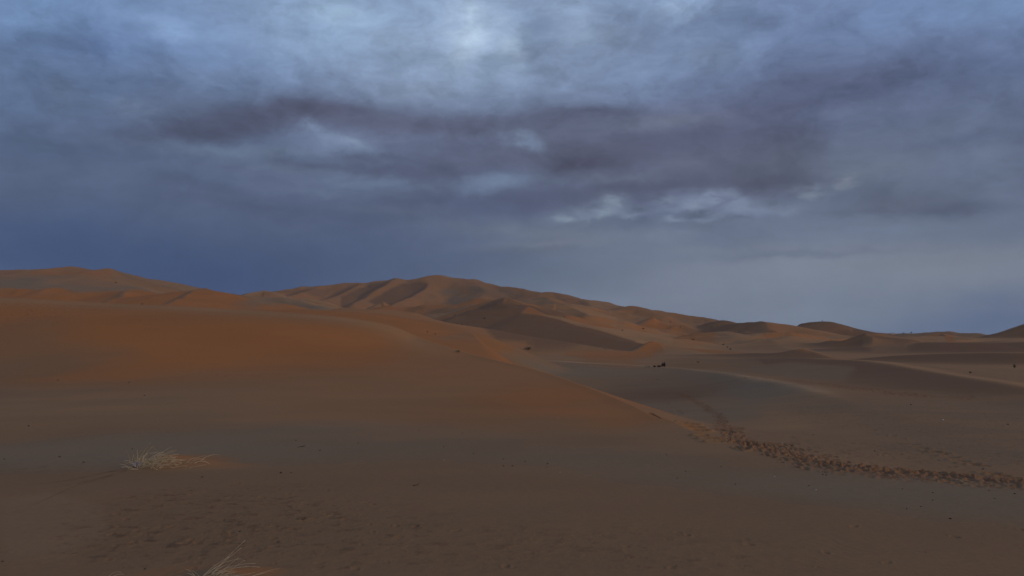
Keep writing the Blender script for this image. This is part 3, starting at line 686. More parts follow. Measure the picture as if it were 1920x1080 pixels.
attr.data.foreach_set('color', CW.astype(np.float32).ravel())
for nm, arr in (('rough', ROUGH), ('trodden', DIST)):
    at_ = me.attributes.new(nm, 'FLOAT', 'POINT'); at_.data.foreach_set('value', np.clip(arr, 0, 1).astype(np.float32))

def mat(name):
    m = bpy.data.materials.new(name); m.use_nodes = True
    t = NT(m.node_tree); b = m.node_tree.nodes['Principled BSDF']
    b.inputs['Roughness'].default_value = 0.9
    b.inputs['Specular IOR Level'].default_value = 0.15
    return m, t, b

m_sand, T, B = mat('sand')
ORANGE, TAN, SLATE, BROWN, PALE = (.365, .154, .05), (.38, .216, .095), (.236, .17, .098), (.25, .15, .072), (.48, .32, .17)
geo = T.new('ShaderNodeNewGeometry'); pos = geo.outputs['Position']
asand = T.new('ShaderNodeAttribute', attribute_name='sand'); arough = T.new('ShaderNodeAttribute', attribute_name='rough'); atrod = T.new('ShaderNodeAttribute', attribute_name='trodden')
sepc = T.new('ShaderNodeSeparateColor'); T.l.new(asand.outputs['Color'], sepc.inputs[0])
dist = T.vmath('LENGTH', pos)
stretch = T.vmath('MULTIPLY', pos, (0.35, 1.0, 1.0))
nA = T.noise(stretch, 0.35, 6, 0.6)             # wind sorted streaks, metres
nB = T.noise(pos, 0.018, 5, 0.6)                # patches on the far dunes
nC = T.noise(pos, 14.0, 5, 0.65)                # grain clusters
jit = T.math('ADD', T.math('MULTIPLY', T.math('SUBTRACT', nA, 0.5), 0.5), T.math('MULTIPLY', T.math('SUBTRACT', nB, 0.5), 0.7))
wo_ = T.math('ADD', sepc.outputs[0], T.math('MULTIPLY', jit, 0.45), clamp=True)
wt_ = T.math('ADD', sepc.outputs[1], T.math('MULTIPLY', jit, 0.35), clamp=True)
ws_ = T.math('SUBTRACT', sepc.outputs[2], T.math('MULTIPLY', jit, 0.45), clamp=True)
c = T.mix(wt_, BROWN, TAN)
c = T.mix(ws_, c, SLATE)
c = T.mix(wo_, c, ORANGE)
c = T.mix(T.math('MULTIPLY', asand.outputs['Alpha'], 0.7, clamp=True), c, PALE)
c = T.mix(T.math('MULTIPLY', asand.outputs['Alpha'], -0.92, clamp=True), c, (.18, .102, .052))  # negative alpha: painted slip-face shade, and the dark brown sand
vor = T.new('ShaderNodeTexVoronoi', feature='F1'); T.l.new(T.vmath('ADD', pos, T.vmath('SCALE', T.noise(pos, 3.0, 3, color=True), scale=0.3)), vor.inputs['Vector']); vor.inputs['Scale'].default_value = 7.0
nR = T.noise(pos, 5.0, 6, 0.7)
speck = T.math('MULTIPLY', T.remap(nR, 0.52, 0.66, 0, 1, True), arough.outputs['Fac'])
c = T.mix(T.math('MULTIPLY', speck, 0.55), c, (.105, .058, .036))
c = T.mix(T.math('MULTIPLY', T.math('MULTIPLY', atrod.outputs['Fac'], T.remap(T.noise(pos, 6.0, 4, .6), .3, .7, .3, 1)), 0.7), c, (.225, .1, .048))
val = T.math('ADD', 1.0, T.math('ADD', T.math('MULTIPLY', T.math('SUBTRACT', nC, 0.5), 0.28), T.math('MULTIPLY', T.math('SUBTRACT', nA, 0.5), 0.25)))
c = T.vmath('SCALE', c, scale=val)
T.l.new(c, B.inputs['Base Color'])
# relief: grains, wind ripples, broken crust where the ground is rough
wv = T.new('ShaderNodeTexWave', wave_type='BANDS', bands_direction='DIAGONAL')
T.l.new(T.vmath('ADD', T.vmath('MULTIPLY', pos, (1.0, 1.3, 0.3)), T.vmath('SCALE', T.noise(pos, 0.9, 3, color=True), scale=1.1)), wv.inputs['Vector'])
wv.inputs['Scale'].default_value = 2.6; wv.inputs['Distortion'].default_value = 2.5; wv.inputs['Detail'].default_value = 2
smooth_ = T.math('SUBTRACT', 1.0, arough.outputs['Fac'])
nearf = T.remap(dist, 8, 45, 1.0, 0.15)
hgt = T.math('ADD', T.math('MULTIPLY', T.math('MULTIPLY', wv.outputs['Fac'], 0.0035), T.math('MULTIPLY', smooth_, T.remap(T.noise(pos, .4, 3), .45, .65))),
             T.math('ADD', T.math('MULTIPLY', nC, 0.006), T.math('MULTIPLY', T.math('MULTIPLY', nR, arough.outputs['Fac']), 0.05)))
bump = T.new('ShaderNodeBump'); T.l.new(hgt, bump.inputs['Height']); bump.inputs['Distance'].default_value = 1.0
T.l.new(nearf, bump.inputs['Strength'])
T.l.new(bump.outputs[0], B.inputs['Normal'])
B.inputs['Specular IOR Level'].default_value = 0.05
me.materials.append(m_sand)
ground = bpy.data.objects.new('ground', me); COL.objects.link(ground); ground['kind'] = 'structure'

# ================================================================== things
def tag(o, label, cat, group=None):
    o['label'] = label; o['category'] = cat
    if group: o['group'] = group
    return o
def empty(name, loc, label, cat, group=None, rz=0.0):
    o = bpy.data.objects.new(name, None); COL.objects.link(o)
    o.location = loc; o.rotation_euler = (0, 0, rz); o.empty_display_size = 0.1
    return tag(o, label, cat, group)
def mesh(name, verts, faces, m, parent=None, smooth=True):
    d = bpy.data.meshes.new(name); d.from_pydata([tuple(v) for v in verts], [], faces); d.update()
    if smooth: d.polygons.foreach_set('use_smooth', [True] * len(d.polygons))
    d.materials.append(m)
    o = bpy.data.objects.new(name, d); COL.objects.link(o)
    if parent: o.parent = parent
    return o
def simple(name, colr, var=0.25, scale=20.0, rough=0.9, colr2=None):
    m, t, b = mat(name)
    tcn = t.new('ShaderNodeTexCoord')
    n = t.noise(tcn.outputs['Object'], scale, 4, 0.6)
    a = tuple(v * (1 - var) for v in colr); e = colr2 or tuple(min(1, v * (1 + var)) for v in colr)
    t.l.new(t.mix(t.remap(n, .3, .7), a, e), b.inputs['Base Color'])
    b.inputs['Roughness'].default_value = rough
    return m
m_straw = simple('dry_straw', (.58, .47, .27), .22, 9, colr2=(.80, .69, .44))
m_stem = simple('yellow_stem', (.46, .39, .13), .25, 9)
m_pebble = simple('dark_pebble', (.085, .062, .048), .3, 60)
m_white = simple('pale_stone', (.55, .52, .47), .15, 60)
m_rag = simple('pale_grey_rag', (.24, .215, .195), .3, 25, colr2=(.43, .395, .37))
m_green = simple('shrub_green', (.17, .17, .075), .4, 6)
m_dark = simple('shrub_dark', (.135, .115, .065), .4, 6)
m_wood = simple('twig_wood', (.10, .07, .045), .3, 20)
m_run = simple('dry_runner', (.17, .115, .07), .3, 9)
m_cloth = simple('dark_cloth', (.022, .019, .022), .3, 12)
m_skin = simple('skin', (.20, .11, .07), .1, 20)
m_scarf = simple('grey_scarf', (.16, .15, .17), .2, 14)
m_bag = simple('brown_bag', (.05, .032, .018), .3, 14)
m_plaster = simple('white_plaster', (.62, .58, .52), .1, 2)
m_roof = simple('dark_roof', (.07, .05, .04), .2, 2)
m_door = simple('dark_door', (.05, .04, .035), .2, 3)

def tube(V, Fc, pts, r0, r1, k=3):
    """a tapered stalk through points, appended to a mesh"""
    n = len(pts); base = len(V)
    for i, p in enumerate(pts):
        a = Vector(pts[max(i - 1, 0)]); b = Vector(pts[min(i + 1, n - 1)])
        d = (b - a); d = d.normalized() if d.length > 1e-9 else Vector((0, 0, 1))
        u = d.orthogonal().normalized(); v = d.cross(u)
        r = r0 + (r1 - r0) * i / (n - 1)
        for q in range(k):
            an = 2 * math.pi * q / k
            V.append(Vector(p) + (u * math.cos(an) + v * math.sin(an)) * r)
    for i in range(n - 1):
        for q in range(k):
            Fc.append((base + i * k + q, base + i * k + (q + 1) % k, base + (i + 1) * k + (q + 1) % k, base + (i + 1) * k + q))
    Fc.append(tuple(base + q for q in range(k))[::-1]); Fc.append(tuple(base + (n - 1) * k + q for q in range(k)))
def blade(V, Fc, x, y, L, az_, lean, droop, r, R, floor=True, origin=None):
    """one grass blade rooted on the ground at world x, y; bends over towards az_"""
    z = height(x, y) - 0.01
    p = Vector((x, y, z)); out = []
    n = 8; th = lean
    for i in range(n + 1):
        out.append(p.copy())
        st = L / n
        p = p + Vector((math.cos(az_) * math.sin(th), math.sin(az_) * math.sin(th), math.cos(th))) * st
        if floor: p.z = max(p.z, height(p.x, p.y) + 0.006)
        th = min(th + droop / n, 2.2); az_ += R.uniform(-.12, .12)
    tube(V, Fc, [q - origin for q in out], r * .95, r * 0.4)

def grass(name, base_px, label, spec, R):
    """spec: list of (part name, material, list of blades (px, py, length, azimuth, lean, droop, radius))"""
    o0 = hit(*base_px)
    root = empty(name, o0, label, 'grass tuft', 'dry grass tufts on the sand')
    for part, m, blades in spec:
        V, Fc = [], []
        for (px, py, L, a, lean, droop, r) in blades:
            p = hit(px, py)
            if p is None: continue
            blade(V, Fc, p.x, p.y, L, a, lean, droop, r, R, True, o0)
        mesh(part, V, Fc, m, root)
    return root
R1 = random.Random(3)
def many(n, x0, x1, y0, y1, L0, L1, a0, a1, le0, le1, d0, d1, r=.0046):
    return [(R1.uniform(x0, x1), R1.uniform(y0, y1), R1.uniform(L0, L1), R1.uniform(a0, a1), R1.uniform(le0, le1), R1.uniform(d0, d1), r * R1.uniform(.6, 1.25)) for _ in range(n)]
dry = many(70, 256, 300, 866, 880, .2, .46, -.5, .55, .45, 1.2, .5, 1.5) + many(34, 246, 296, 866, 878, .12, .32, -.8, 3.8, .1, .8, .5, 1.6) \
    + many(22, 285, 318, 862, 872, .16, .34, -.4, .5, .4, 1.1, .7, 1.8) + many(18, 238, 260, 872, 880, .12, .28, -3.4, .3, .8, 1.3, .1, .8) \
    + many(6, 305, 365, 864, 878, .15, .36, -.4, .5, 1.0, 1.4, .1, .6) + many(6, 345, 378, 862, 870, .2, .38, -.2, .4, .6, 1.0, .9, 1.8)
upright = [(258, 866, .42, 0.1, .45, .25, .004), (262, 867, .36, 0.2, .5, .3, .004), (256, 866, .3, -.1, .5, .2, .0036), (264, 868, .33, .3, .42, .3, .004), (250, 867, .26, .5, .35, .4, .0034),
           (245, 866, .24, 2.9, .3, .3, .003), (254, 867, .22, 2.6, .25, .5, .003), (302, 862, .28, 3.0, .2, .9, .003), (310, 861, .26, .3, .12, 1.6, .003)]
tuft = grass('grass_tuft', (285, 878), 'largest dry grass tuft, leaning right over a small orange sand mound', [('dry_blades', m_straw, dry), ('green_stems', m_stem, upright)], R1)
# long bare runners trailing over the sand to the left of the tuft
V, Fc = [], []
for pts in ([(232, 880), (190, 888), (150, 896), (110, 904), (62, 910)], [(240, 882), (200, 886), (165, 894), (128, 902)], [(236, 884), (190, 896), (140, 908), (100, 915)], [(210, 892), (150, 909), (66, 946)]):
    P = catmull([hit(*p) for p in pts], 4)
    tube(V, Fc, [Vector(p) + Vector((0, 0, .008)) - tuft.location for p in P], .0035, .0015)
mesh('runner', V, Fc, m_run, tuft)

near_dry = [(394, 1078, .42, .25, .72, .12, .0032), (392, 1079, .36, .3, .78, .15, .003), (386, 1078, .34, .05, .75, .9, .003), (398, 1077, .4, .0, 1.05, .6, .003), (396, 1078, .46, -.05, 1.15, .5, .003)] \
    + many(20, 376, 415, 1078, 1092, .1, .28, -.6, .9, .4, 1.3, .3, 1.2, .0028) + many(14, 420, 470, 1078, 1090, .12, .3, -.5, .5, 1.0, 1.45, .1, .6, .0028) + many(5, 360, 380, 1080, 1090, .1, .2, 1.5, 3.6, .2, 1.0, .5, 1.4, .0028)
grass('grass_tuft', (400, 1085), 'dry grass tuft cut by the bottom edge with one long straight stalk', [('dry_blades', m_straw, near_dry)], R1)
grass('grass_tuft', (205, 1086), 'tiny sprig of bent dry blades at the bottom left edge', [('dry_blades', m_straw, [(200, 1086, .16, .1, .4, 1.5, .003), (203, 1088, .15, .3, .6, 1.3, .0028), (215, 1090, .1, .2, .9, .5, .0028)])], R1)

# crumpled rag caught in the big tuft
def crumple(name, px, py, sx, sy, hgt_, seed, m, parent=None):
    c0 = hit(px, py); n = 26; V = []; Fc = []
    R = np.random.RandomState(seed); ph = R.uniform(0, 6, 8)
    for i in range(n):
        for j in range(n):
            u, v = i / (n - 1) * 2 - 1, j / (n - 1) * 2 - 1
            rr_ = math.sqrt(max(0, 1 - 0.5 * (u * u + v * v)))
            f = 0.5 + 0.22 * math.sin(7 * u + 3 * v + ph[0]) + 0.2 * math.sin(9 * v - 4 * u + ph[1]) + 0.12 * math.sin(17 * u + ph[2]) + 0.1 * math.sin(19 * v + 11 * u + ph[3])
            ed = max(0, 1 - max(abs(u), abs(v)) ** 4)
            V.append((sx * (u * rr_ + .12 * math.sin(5 * v + ph[4])), sy * (v * rr_ + .15 * math.sin(4 * u + ph[5])), hgt_ * (0.1 + f * ed * 1.1)))
    for i in range(n - 1):
        for j in range(n - 1): Fc.append((i * n + j, (i + 1) * n + j, (i + 1) * n + j + 1, i * n + j + 1))
    o = mesh(name, V, Fc, m, parent)
    o.location = c0
    sol = o.modifiers.new('thickness', 'SOLIDIFY'); sol.thickness = .004
    return o
rag = crumple('crumpled_rag', 258, 874, .12, .09, .07, 5, m_rag)
rag.rotation_euler = (math.radians(18), 0, 0.3)
tag(rag, 'crumpled pale grey rag caught among the dry blades of the largest tuft', 'rag')

# ---- pebbles and twigs
def pebble_mesh(seed):
    bm = bmesh.new(); bmesh.ops.create_icosphere(bm, subdivisions=2, radius=1.0)
    R = np.random.RandomState(seed); off = R.uniform(0, 9, 3)
    for v in bm.verts:
        c_ = v.co
        k = 1 + .28 * math.sin(2.3 * c_.x + off[0]) * math.sin(2.1 * c_.y + off[1]) + .14 * math.sin(4.7 * c_.z + 3.1 * c_.x + off[2])
        v.co = Vector((c_.x * k, c_.y * k * .8, c_.z * k * .62))
    d = bpy.data.meshes.new('pebble'); bm.to_mesh(d); bm.free()
    d.polygons.foreach_set('use_smooth', [True] * len(d.polygons))
    return d
PM = [pebble_mesh(i) for i in range(4)]
for d in PM: d.materials.append(m_pebble)
PW = pebble_mesh(9); PW.materials.append(m_white)
PG = 'small stones scattered over the sand'
def pebble(px, py, size, label, i=0, white=False):
    p = hit(px, py)
    if p is None: return
    o = bpy.data.objects.new('pebble', PW if white else PM[i % 4]); COL.objects.link(o)
    r = size * math.hypot(p.x, p.y) / F * 0.34
    o.scale = (r, r, r); o.location = p + Vector((0, 0, r * .35)); o.rotation_euler = (0, 0, i * 1.7)
    tag(o, label, 'pebble', PG)
k = 0
for label, items in [
    ('dark pebble lying at the foot of the orange dune, far left', [(109, 713, 4), (242, 717, 4), (271, 742, 4)]),
    ('lone dark pebble near the left edge below the orange dune', [(54, 799, 5)]),
    ('dark pebble beside the forked twig on the grey band', [(555, 826, 3.5), (559, 839, 3.5), (600, 845, 4.5)]),
    ('larger dark pebble right of the largest grass tuft', [(527, 887, 7)]),
    ('smaller dark pebble just right of the larger one by the tuft', [(546, 887, 4.5)]),
    ('dark flat pebble just below the tail of the tuft mound', [(379, 895, 6)]),
    ('dark pebble on the grey sand left of the largest grass tuft', [(112, 857, 5), (157, 867, 5), (248, 842, 4), (8, 861, 4)]),
    ('dark pebble on the pale tan slope above the grey band', [(672, 831, 3.5), (785, 807, 3), (867, 812, 3), (832, 838, 3.5)]),
    ('dark pebble of the small scatter in the middle of the grey swale', [(888, 851, 4), (944, 874, 5), (961, 874, 5), (985, 865, 4), (1027, 870, 5), (1026, 876, 3.5), (944, 861, 4)]),
    ('dark pebble in the rough crust above the bottom grass tuft', [(450, 997, 6), (568, 975, 5), (460, 1050, 5), (626, 948, 3)]),
    ('dark pebble near the bottom edge left of the bottom tuft', [(272, 1067, 6), (5, 1053, 5)]),
    ('dark pebble on grey sand below the bend of the footprint trail', [(1250, 853, 3), (1286, 884, 4), (1270, 897, 4), (1352, 875, 3.5), (1379, 908, 4)]),
    ('dark pebble of the close pair below the footprint trail', [(1543, 890, 4.5), (1549, 891, 4)]),
    ('dark pebble on the grey swale below the footprint trail', [(1517, 911, 4.5), (1692, 917, 4), (1727, 950, 4), (1749, 924, 4), (1749, 938, 4), (1855, 920, 4), (1865, 935, 3.5), (1700, 954, 4.5)]),
    ('dark pebble alone in the lower right of the sand', [(1782, 973, 6)]),
    ('dark pebble at the right edge below the footprint trail', [(1903, 926, 5)]),
    ('dark pebble on the rough dark gravel at right', [(1708, 759, 4), (1890, 796, 5), (1843, 880, 4.5), (1640, 846, 3.5), (1525, 816, 3)]),
    ('dark stone on the basin floor below the seated people', [(1233, 712, 4)]),
]:
    for (px, py, sz) in items: pebble(px, py, sz, label, k); k += 1
for (px, py, sz, label) in [(1768, 788, 4.5, 'white stone on the dark gravel at right'), (1587, 856, 3.5, 'white stone just above the footprint trail'), (1530, 919, 3.5, 'white stone on the grey swale below the trail'),
                            (1452, 894, 3, 'small white stone left of the pebble pair below the trail'), (1467, 831, 2.6, 'tiny white stone on tan sand above the trail bend'), (832, 863, 3, 'tiny white stone left of the pebble scatter in the swale'), (1050, 886, 3, 'tiny white stone right of the pebble scatter in the swale')]:
    pebble(px, py, sz, label, k, True); k += 1
def twig(px, py, L, label, fork=True, a0=.3):
    p = hit(px, py); V, Fc = [], []
    L = L * math.hypot(p.x, p.y) / F
    tube(V, Fc, [(-L * .5, 0, .01), (0, .01, L * .12), (L * .4, 0, L * .3), (L * .6, 0, L * .55)], L * .07, L * .03, 5)
    if fork: tube(V, Fc, [(0, .01, L * .12), (L * .25, -.01, L * .12), (L * .5, -.02, L * .04)], L * .06, L * .03, 5)
    o = mesh('twig', V, Fc, m_pebble); o.location = p; o.rotation_euler = (0, 0, a0)
    tag(o, label, 'twig')
twig(567, 838, 9, 'dark forked twig standing up on the grey band')
twig(780, 911, 11, 'thin dark twig lying flat on the foreground sand', False, 0)

# ---- desert shrubs
def shrub(px, py, w_px, h_px, label, m=m_dark, seed=0, lobes=1, sink=.0):
    p = hit(px, py)
    if p is None: return
    R = random.Random(seed); sc = math.hypot(p.x, p.y) / F
    w_, h_ = w_px * sc * .42, h_px * sc * .8
    root = empty('shrub', p - Vector((0, 0, .02 * h_)), label, 'shrub', 'desert shrubs on the dunes')
    V, Fc = [], []; tips = []
    for i in range(16):
        a = R.uniform(0, 6.28); u = R.uniform(.2, 1)
        tip = Vector((math.cos(a) * w_ * u, math.sin(a) * w_ * u, h_ * R.uniform(.45, .95) * (1.05 - .4 * u)))
        if lobes == 2: tip.x += w_ * (.35 if tip.x > 0 else -.3); tip.z *= (1.0 if tip.x < 0 else .85)
        mid = tip * .5 + Vector((0, 0, .12 * h_)); tips.append((mid, tip))
        tube(V, Fc, [(0, 0, 0), mid, tip], .035 * h_, .012 * h_, 4)
    mesh('stems', V, Fc, m_wood, root)
    V, Fc = [], []
    for mid, tip in tips:
        for q in range(14 if h_px > w_px else 26):
            c_ = mid.lerp(tip, R.uniform(.1, 1.15)) + Vector((R.gauss(0, .14) * w_, R.gauss(0, .14) * w_, R.gauss(0, .10) * h_))
            c_.z = max(c_.z, .03 * h_)
            a, b = R.uniform(0, 6.28), R.uniform(-1, 1)
            d = Vector((math.cos(a) * math.cos(b), math.sin(a) * math.cos(b), math.sin(b))); e = d.orthogonal().normalized()
            s1 = h_ * R.uniform(.06, .13); s2 = s1 * .35; n = len(V)
            V += [c_ - d * s1, c_ + e * s2, c_ + d * s1, c_ - e * s2]; Fc.append((n, n + 1, n + 2, n + 3))
    mesh('foliage', V, Fc, m, root, False)
for i, a in enumerate([
    (860, 660, 13, 6, 'green low shrub on the shoulder of the near orange dune', m_green),
    (990, 656, 13, 10, 'two lobed dark shrub at the foot of the broad brown dune', m_dark, 2),
    (908, 598, 5, 4.5, 'small dark shrub on the upper slope of the broad brown dune', m_dark),
    (853, 592, 5, 3, 'dark shrub at the left foot of the brown dune beneath orange sand', m_dark),
    (857, 608, 3, 3, 'tiny shrub low on the left flank of the brown dune', m_green),
    (866, 610, 3.5, 2.5, 'tiny shrub right of its twin on the brown dune left flank', m_green),
    (802, 623, 4, 3, 'tiny dark shrub in the valley behind the near dune crest', m_dark),
    (816, 627, 4, 2.5, 'tiny faint shrub in the grey patch behind the near dune crest', m_dark),
    (1356, 647, 5, 4, 'left one of the dark shrub trio on the brown slope right of the orange peak', m_dark),
    (1364, 652, 5, 4, 'middle one of the dark shrub trio on the brown slope right of the orange peak', m_dark),
    (1369, 656, 6, 5, 'greenest one of the shrub trio on the brown slope right of the orange peak', m_green),
    (1300, 638, 5, 4, 'dark shrub on the orange hollow behind the orange peak', m_dark),
    (1309, 680, 6, 4, 'faint green shrub on brown sand right of the seated people', m_green),
    (1819, 700, 7, 5, 'dark green shrub behind the pale crest at far right', m_green),
    (1902, 690, 7, 9, 'thin tall shrub on the dark slope near the right edge', m_dark),
    (1690, 617, 1, 1, '', None),
    (1206, 617, 7, 3.5, 'dark shrub at the foot of the bright orange face on the far slope', m_dark),
    (1167, 620, 5, 3, 'small shrub left of the bright orange face on the far slope', m_dark),
    (1276, 614, 4, 3, 'dark shrub on the far slope right of the bright orange face', m_dark),
    (1257, 604, 4, 3, 'highest dark shrub on the far slope right of the bright orange face', m_dark),
    (266, 571, 5, 3, 'dark shrub on the pale sand between the two grey slip faces at left', m_dark),
    (217, 531, 4, 3, 'small dark shrub below the pointed top of the far left dune', m_dark),
    (1134, 655, 3, 2.5, 'tiny dark shrub at the lower edge of the broad brown dune', m_dark),
    (1058, 594, 3, 2.5, 'tiny dark shrub on the pale crest line of the brown dune', m_dark),
]):
    if a[5] is not None: shrub(*a[:6], seed=i, lobes=a[6] if len(a) > 6 else 1)

# ---- crest points for things standing against the sky or on a crest
def crest_at(px, r0, r1):
    a = azel(px, 620)[0]
    j = np.searchsorted(azs, a); k0, k1 = np.searchsorted(rs, [r0, r1])
    el_ = (Zg[k0:k1, j] - CAMZ) / rs[k0:k1]
    r = rs[k0 + int(np.argmax(el_))]
    return Vector((math.sin(a) * r, math.cos(a) * r, height(math.sin(a) * r, math.cos(a) * r)))

# ---- people: one skinned body each, hair / clothes as children
def body(name, joints, links, m, parent, root=0):
    d = bpy.data.meshes.new(name); d.from_pydata([j[0] for j in joints], links, [])
    o = bpy.data.objects.new(name, d); COL.objects.link(o); o.parent = parent
    sk = o.modifiers.new('skin', 'SKIN'); sk.use_smooth_shade = True
    for i, j in enumerate(joints):
        v = d.skin_vertices[0].data[i]; v.radius = j[1] if isinstance(j[1], tuple) else (j[1], j[1]); v.use_root = (i == root)
    o.modifiers.new('sub', 'SUBSURF').levels = 1; o.modifiers['sub'].render_levels = 1
    d.materials.append(m)
    return o
def chain(J, E, start, pts):
    for co_, r in pts:
        J.append((co_, r)); E.append((start, len(J) - 1)); start = len(J) - 1
    return start
def hand(J, E, wrist, p, d, side_v):
    """palm and five fingers continuing from a wrist joint; d = pointing direction, side_v = across the palm"""
    p = Vector(p); d = Vector(d).normalized(); s_ = Vector(side_v).normalized(); n = d.cross(s_)
    palm = p + d * .06
    a = chain(J, E, wrist, [(tuple(palm), (.02, .036))])
    for k_, (o_, L) in enumerate(((-.03, .062), (-.01, .078), (.011, .074), (.03, .056))):
        b0 = palm + d * .035 + s_ * o_
        chain(J, E, a, [(tuple(b0), .010), (tuple(b0 + d * L * .55 - n * .008), .009), (tuple(b0 + d * L * .95 - n * .03), .007)])
    t0 = p + d * .03 - s_ * .04
    chain(J, E, a, [(tuple(t0), .011), (tuple(t0 + d * .035 - s_ * .015), .009)])
def figure(px, loc, rz, pose, label, scarf=False, scale=1.0):
    root = empty('person', loc, label, 'person', None, rz)
    J, E = [], []
    if pose == 'stand':
        J.append(((0, 0, .95), (.15, .11)))
        sp = chain(J, E, 0, [((0, 0, 1.15), (.14, .10)), ((0, .0, 1.36), (.17, .11))])
        nk = chain(J, E, sp, [((0, 0, 1.49), .055), ((0, .015, 1.56), .075), ((0, .02, 1.65), (.078, .095)), ((0, .01, 1.73), .055)])
        for s_ in (-1, 1):
            hp = chain(J, E, 0, [((s_ * .10, 0, .88), .09), ((s_ * .11, .02, .49), .062), ((s_ * .12, -.01, .09), .042), ((s_ * .13, .13, .035), (.035, .045))])
            el_ = chain(J, E, sp, [((s_ * .20, 0, 1.40), .06), ((s_ * .25, -.02, 1.13), .045), ((s_ * .24, .08, .90), .032)])
            hand(J, E, el_, (s_ * .24, .08, .90), (0, .25, -1), (0, 1, .2))
        head = Vector((0, .02, 1.65))
    else:
        J.append(((0, 0, .12), (.16, .13)))
        sp = chain(J, E, 0, [((0, .03, .33), (.14, .11)), ((0, .10, .53), (.17, .11))])
        nk = chain(J, E, sp, [((0, .14, .65), .055), ((0, .17, .71), .075), ((0, .19, .79), (.078, .095)), ((0, .17, .87), .055)])
        for s_ in (-1, 1):
            chain(J, E, 0, [((s_ * .12, .06, .12), .10), ((s_ * .16, .38, .44), .065), ((s_ * .15, .52, .09), .045), ((s_ * .15, .66, .04), (.035, .045))])
            el_ = chain(J, E, sp, [((s_ * .20, .11, .55), .06), ((s_ * .25, .28, .38), .045), ((s_ * .11, .44, .44), .032)])
            hand(J, E, el_, (s_ * .11, .44, .44), (-s_ * 1, .35, -.1), (0, .3, 1))
        head = Vector((0, .19, .79))
    body('body', J, E, m_cloth, root)
    # face: skin mask with brow, nose, mouth and ears on the front of the head
    V, Fc = [], []; n = 12
    for i in range(n + 1):
        for j in range(n + 1):
            u, v = i / n * 2 - 1, j / n * 2 - 1
            x = .072 * u; z = .098 * v
            y = .098 * math.sqrt(max(0, 1 - .75 * u * u - .7 * v * v)) + .008
            y += .028 * math.exp(-(u / .16) ** 2 - ((v + .12) / .2) ** 2) - .012 * (math.exp(-((abs(u) - .38) / .16) ** 2 - ((v - .08) / .1) ** 2)) + .006 * math.exp(-(u / .3) ** 2 - ((v + .5) / .07) ** 2)
            V.append(head + Vector((x, y, z)))
    for i in range(n):
        for j in range(n): Fc.append((i * (n + 1) + j, (i + 1) * (n + 1) + j, (i + 1) * (n + 1) + j + 1, i * (n + 1) + j + 1))
    f_ = mesh('face', V, Fc, m_skin, root); f_.modifiers.new('thickness', 'SOLIDIFY').thickness = .006
    V, Fc = [], []; n = 14                          # hair or scarf: a shell over crown and back of the head
    rad_ = .118 if scarf else .108
    for i in range(n + 1):
        for j in range(n):
            th = i / n * (2.1 if scarf else 1.75); ph = j / n * 2 * math.pi
            k_ = 1 + .05 * math.sin(5 * ph + 3 * th)
            V.append(head + Vector((math.sin(th) * math.cos(ph) * rad_ * .88 * k_, math.sin(th) * math.sin(ph) * rad_ * k_ - .022, .012 + math.cos(th) * rad_ * 1.12)))
    for i in range(n):
        for j in range(n): Fc.append((i * n + j, i * n + (j + 1) % n, (i + 1) * n + (j + 1) % n, (i + 1) * n + j))
    h_ = mesh('headscarf' if scarf else 'hair', V, Fc, m_scarf if scarf else m_cloth, root); h_.modifiers.new('thickness', 'SOLIDIFY').thickness = .006
    root.scale = (scale,) * 3
    return root
def on_ridge(px, d=130.5):
    x = ray(px, 690)[0] * d
    return Vector((x, d, height(x, d)))
figure(1246, on_ridge(1246.6), math.radians(25), 'sit', 'taller seated person in dark clothes and grey headscarf on the pale crest', True, .9)
figure(1241, on_ridge(1240.6, 130.2), math.radians(-80), 'sit', 'smaller seated person in dark clothes huddled left of the other one', False, .74)
figure(1542, crest_at(1542, 470, 540), 0.6, 'stand', 'tiny dark figure standing on top of the round far dune')
def bag(px, d, L, H, rz, label, name, handles=True):
    p = on_ridge(px, d); root = empty(name, p, label, 'bag' if handles else 'bundle', None, rz)
    V, Fc = [], []; n, k_ = 14, 12
    for i in range(n + 1):
        u = i / n * 2 - 1; r = max(.02, (1 - abs(u) ** 3.5)) ** .5
        r *= 1 + .08 * math.sin(7 * u + 1) if handles else (1.05 - .65 * abs(u + .25)) * (1 + .1 * math.sin(9 * u))
        for j in range(k_):
            a = 2 * math.pi * j / k_
            V.append((u * L * .5, math.cos(a) * r * H * .75, max(0, H * .5 + math.sin(a) * r * H * .52 * (1 + .06 * math.sin(3 * a + 4 * u)))))
    for i in range(n):
        for j in range(k_): Fc.append((i * k_ + j, i * k_ + (j + 1) % k_, (i + 1) * k_ + (j + 1) % k_, (i + 1) * k_ + j))
    Fc.append(tuple(range(k_))[::-1]); Fc.append(tuple(n * k_ + j for j in range(k_)))
    mesh('cloth_body', V, Fc, m_bag, root)
    V, Fc = [], []
    if handles:
        for yy in (-.06, .06):
            tube(V, Fc, [(-L * .2, yy * 1.5, H * .9), (-L * .15, yy, H * 1.12), (0, yy * .6, H * 1.2), (L * .15, yy, H * 1.12), (L * .2, yy * 1.5, H * .9)], .014, .014, 5)
        mesh('strap', V, Fc, m_cloth, root)
    else:
        tube(V, Fc, [(-.12, H * .7 * math.cos(a), H * .5 + H * .56 * math.sin(a)) for a in [i * .35 for i in range(10)]], .016, .016, 5)
        mesh('cord', V, Fc, m_cloth, root)
bag(1236.0, 129.6, .7, .26, .1, 'low dark brown bag on the sand touching the smaller seated person', 'duffel_bag')
bag(1227.6, 130.0, .5, .28, -.2, 'small dark brown peaked bundle lying apart, left of the bag', 'bundle', False)
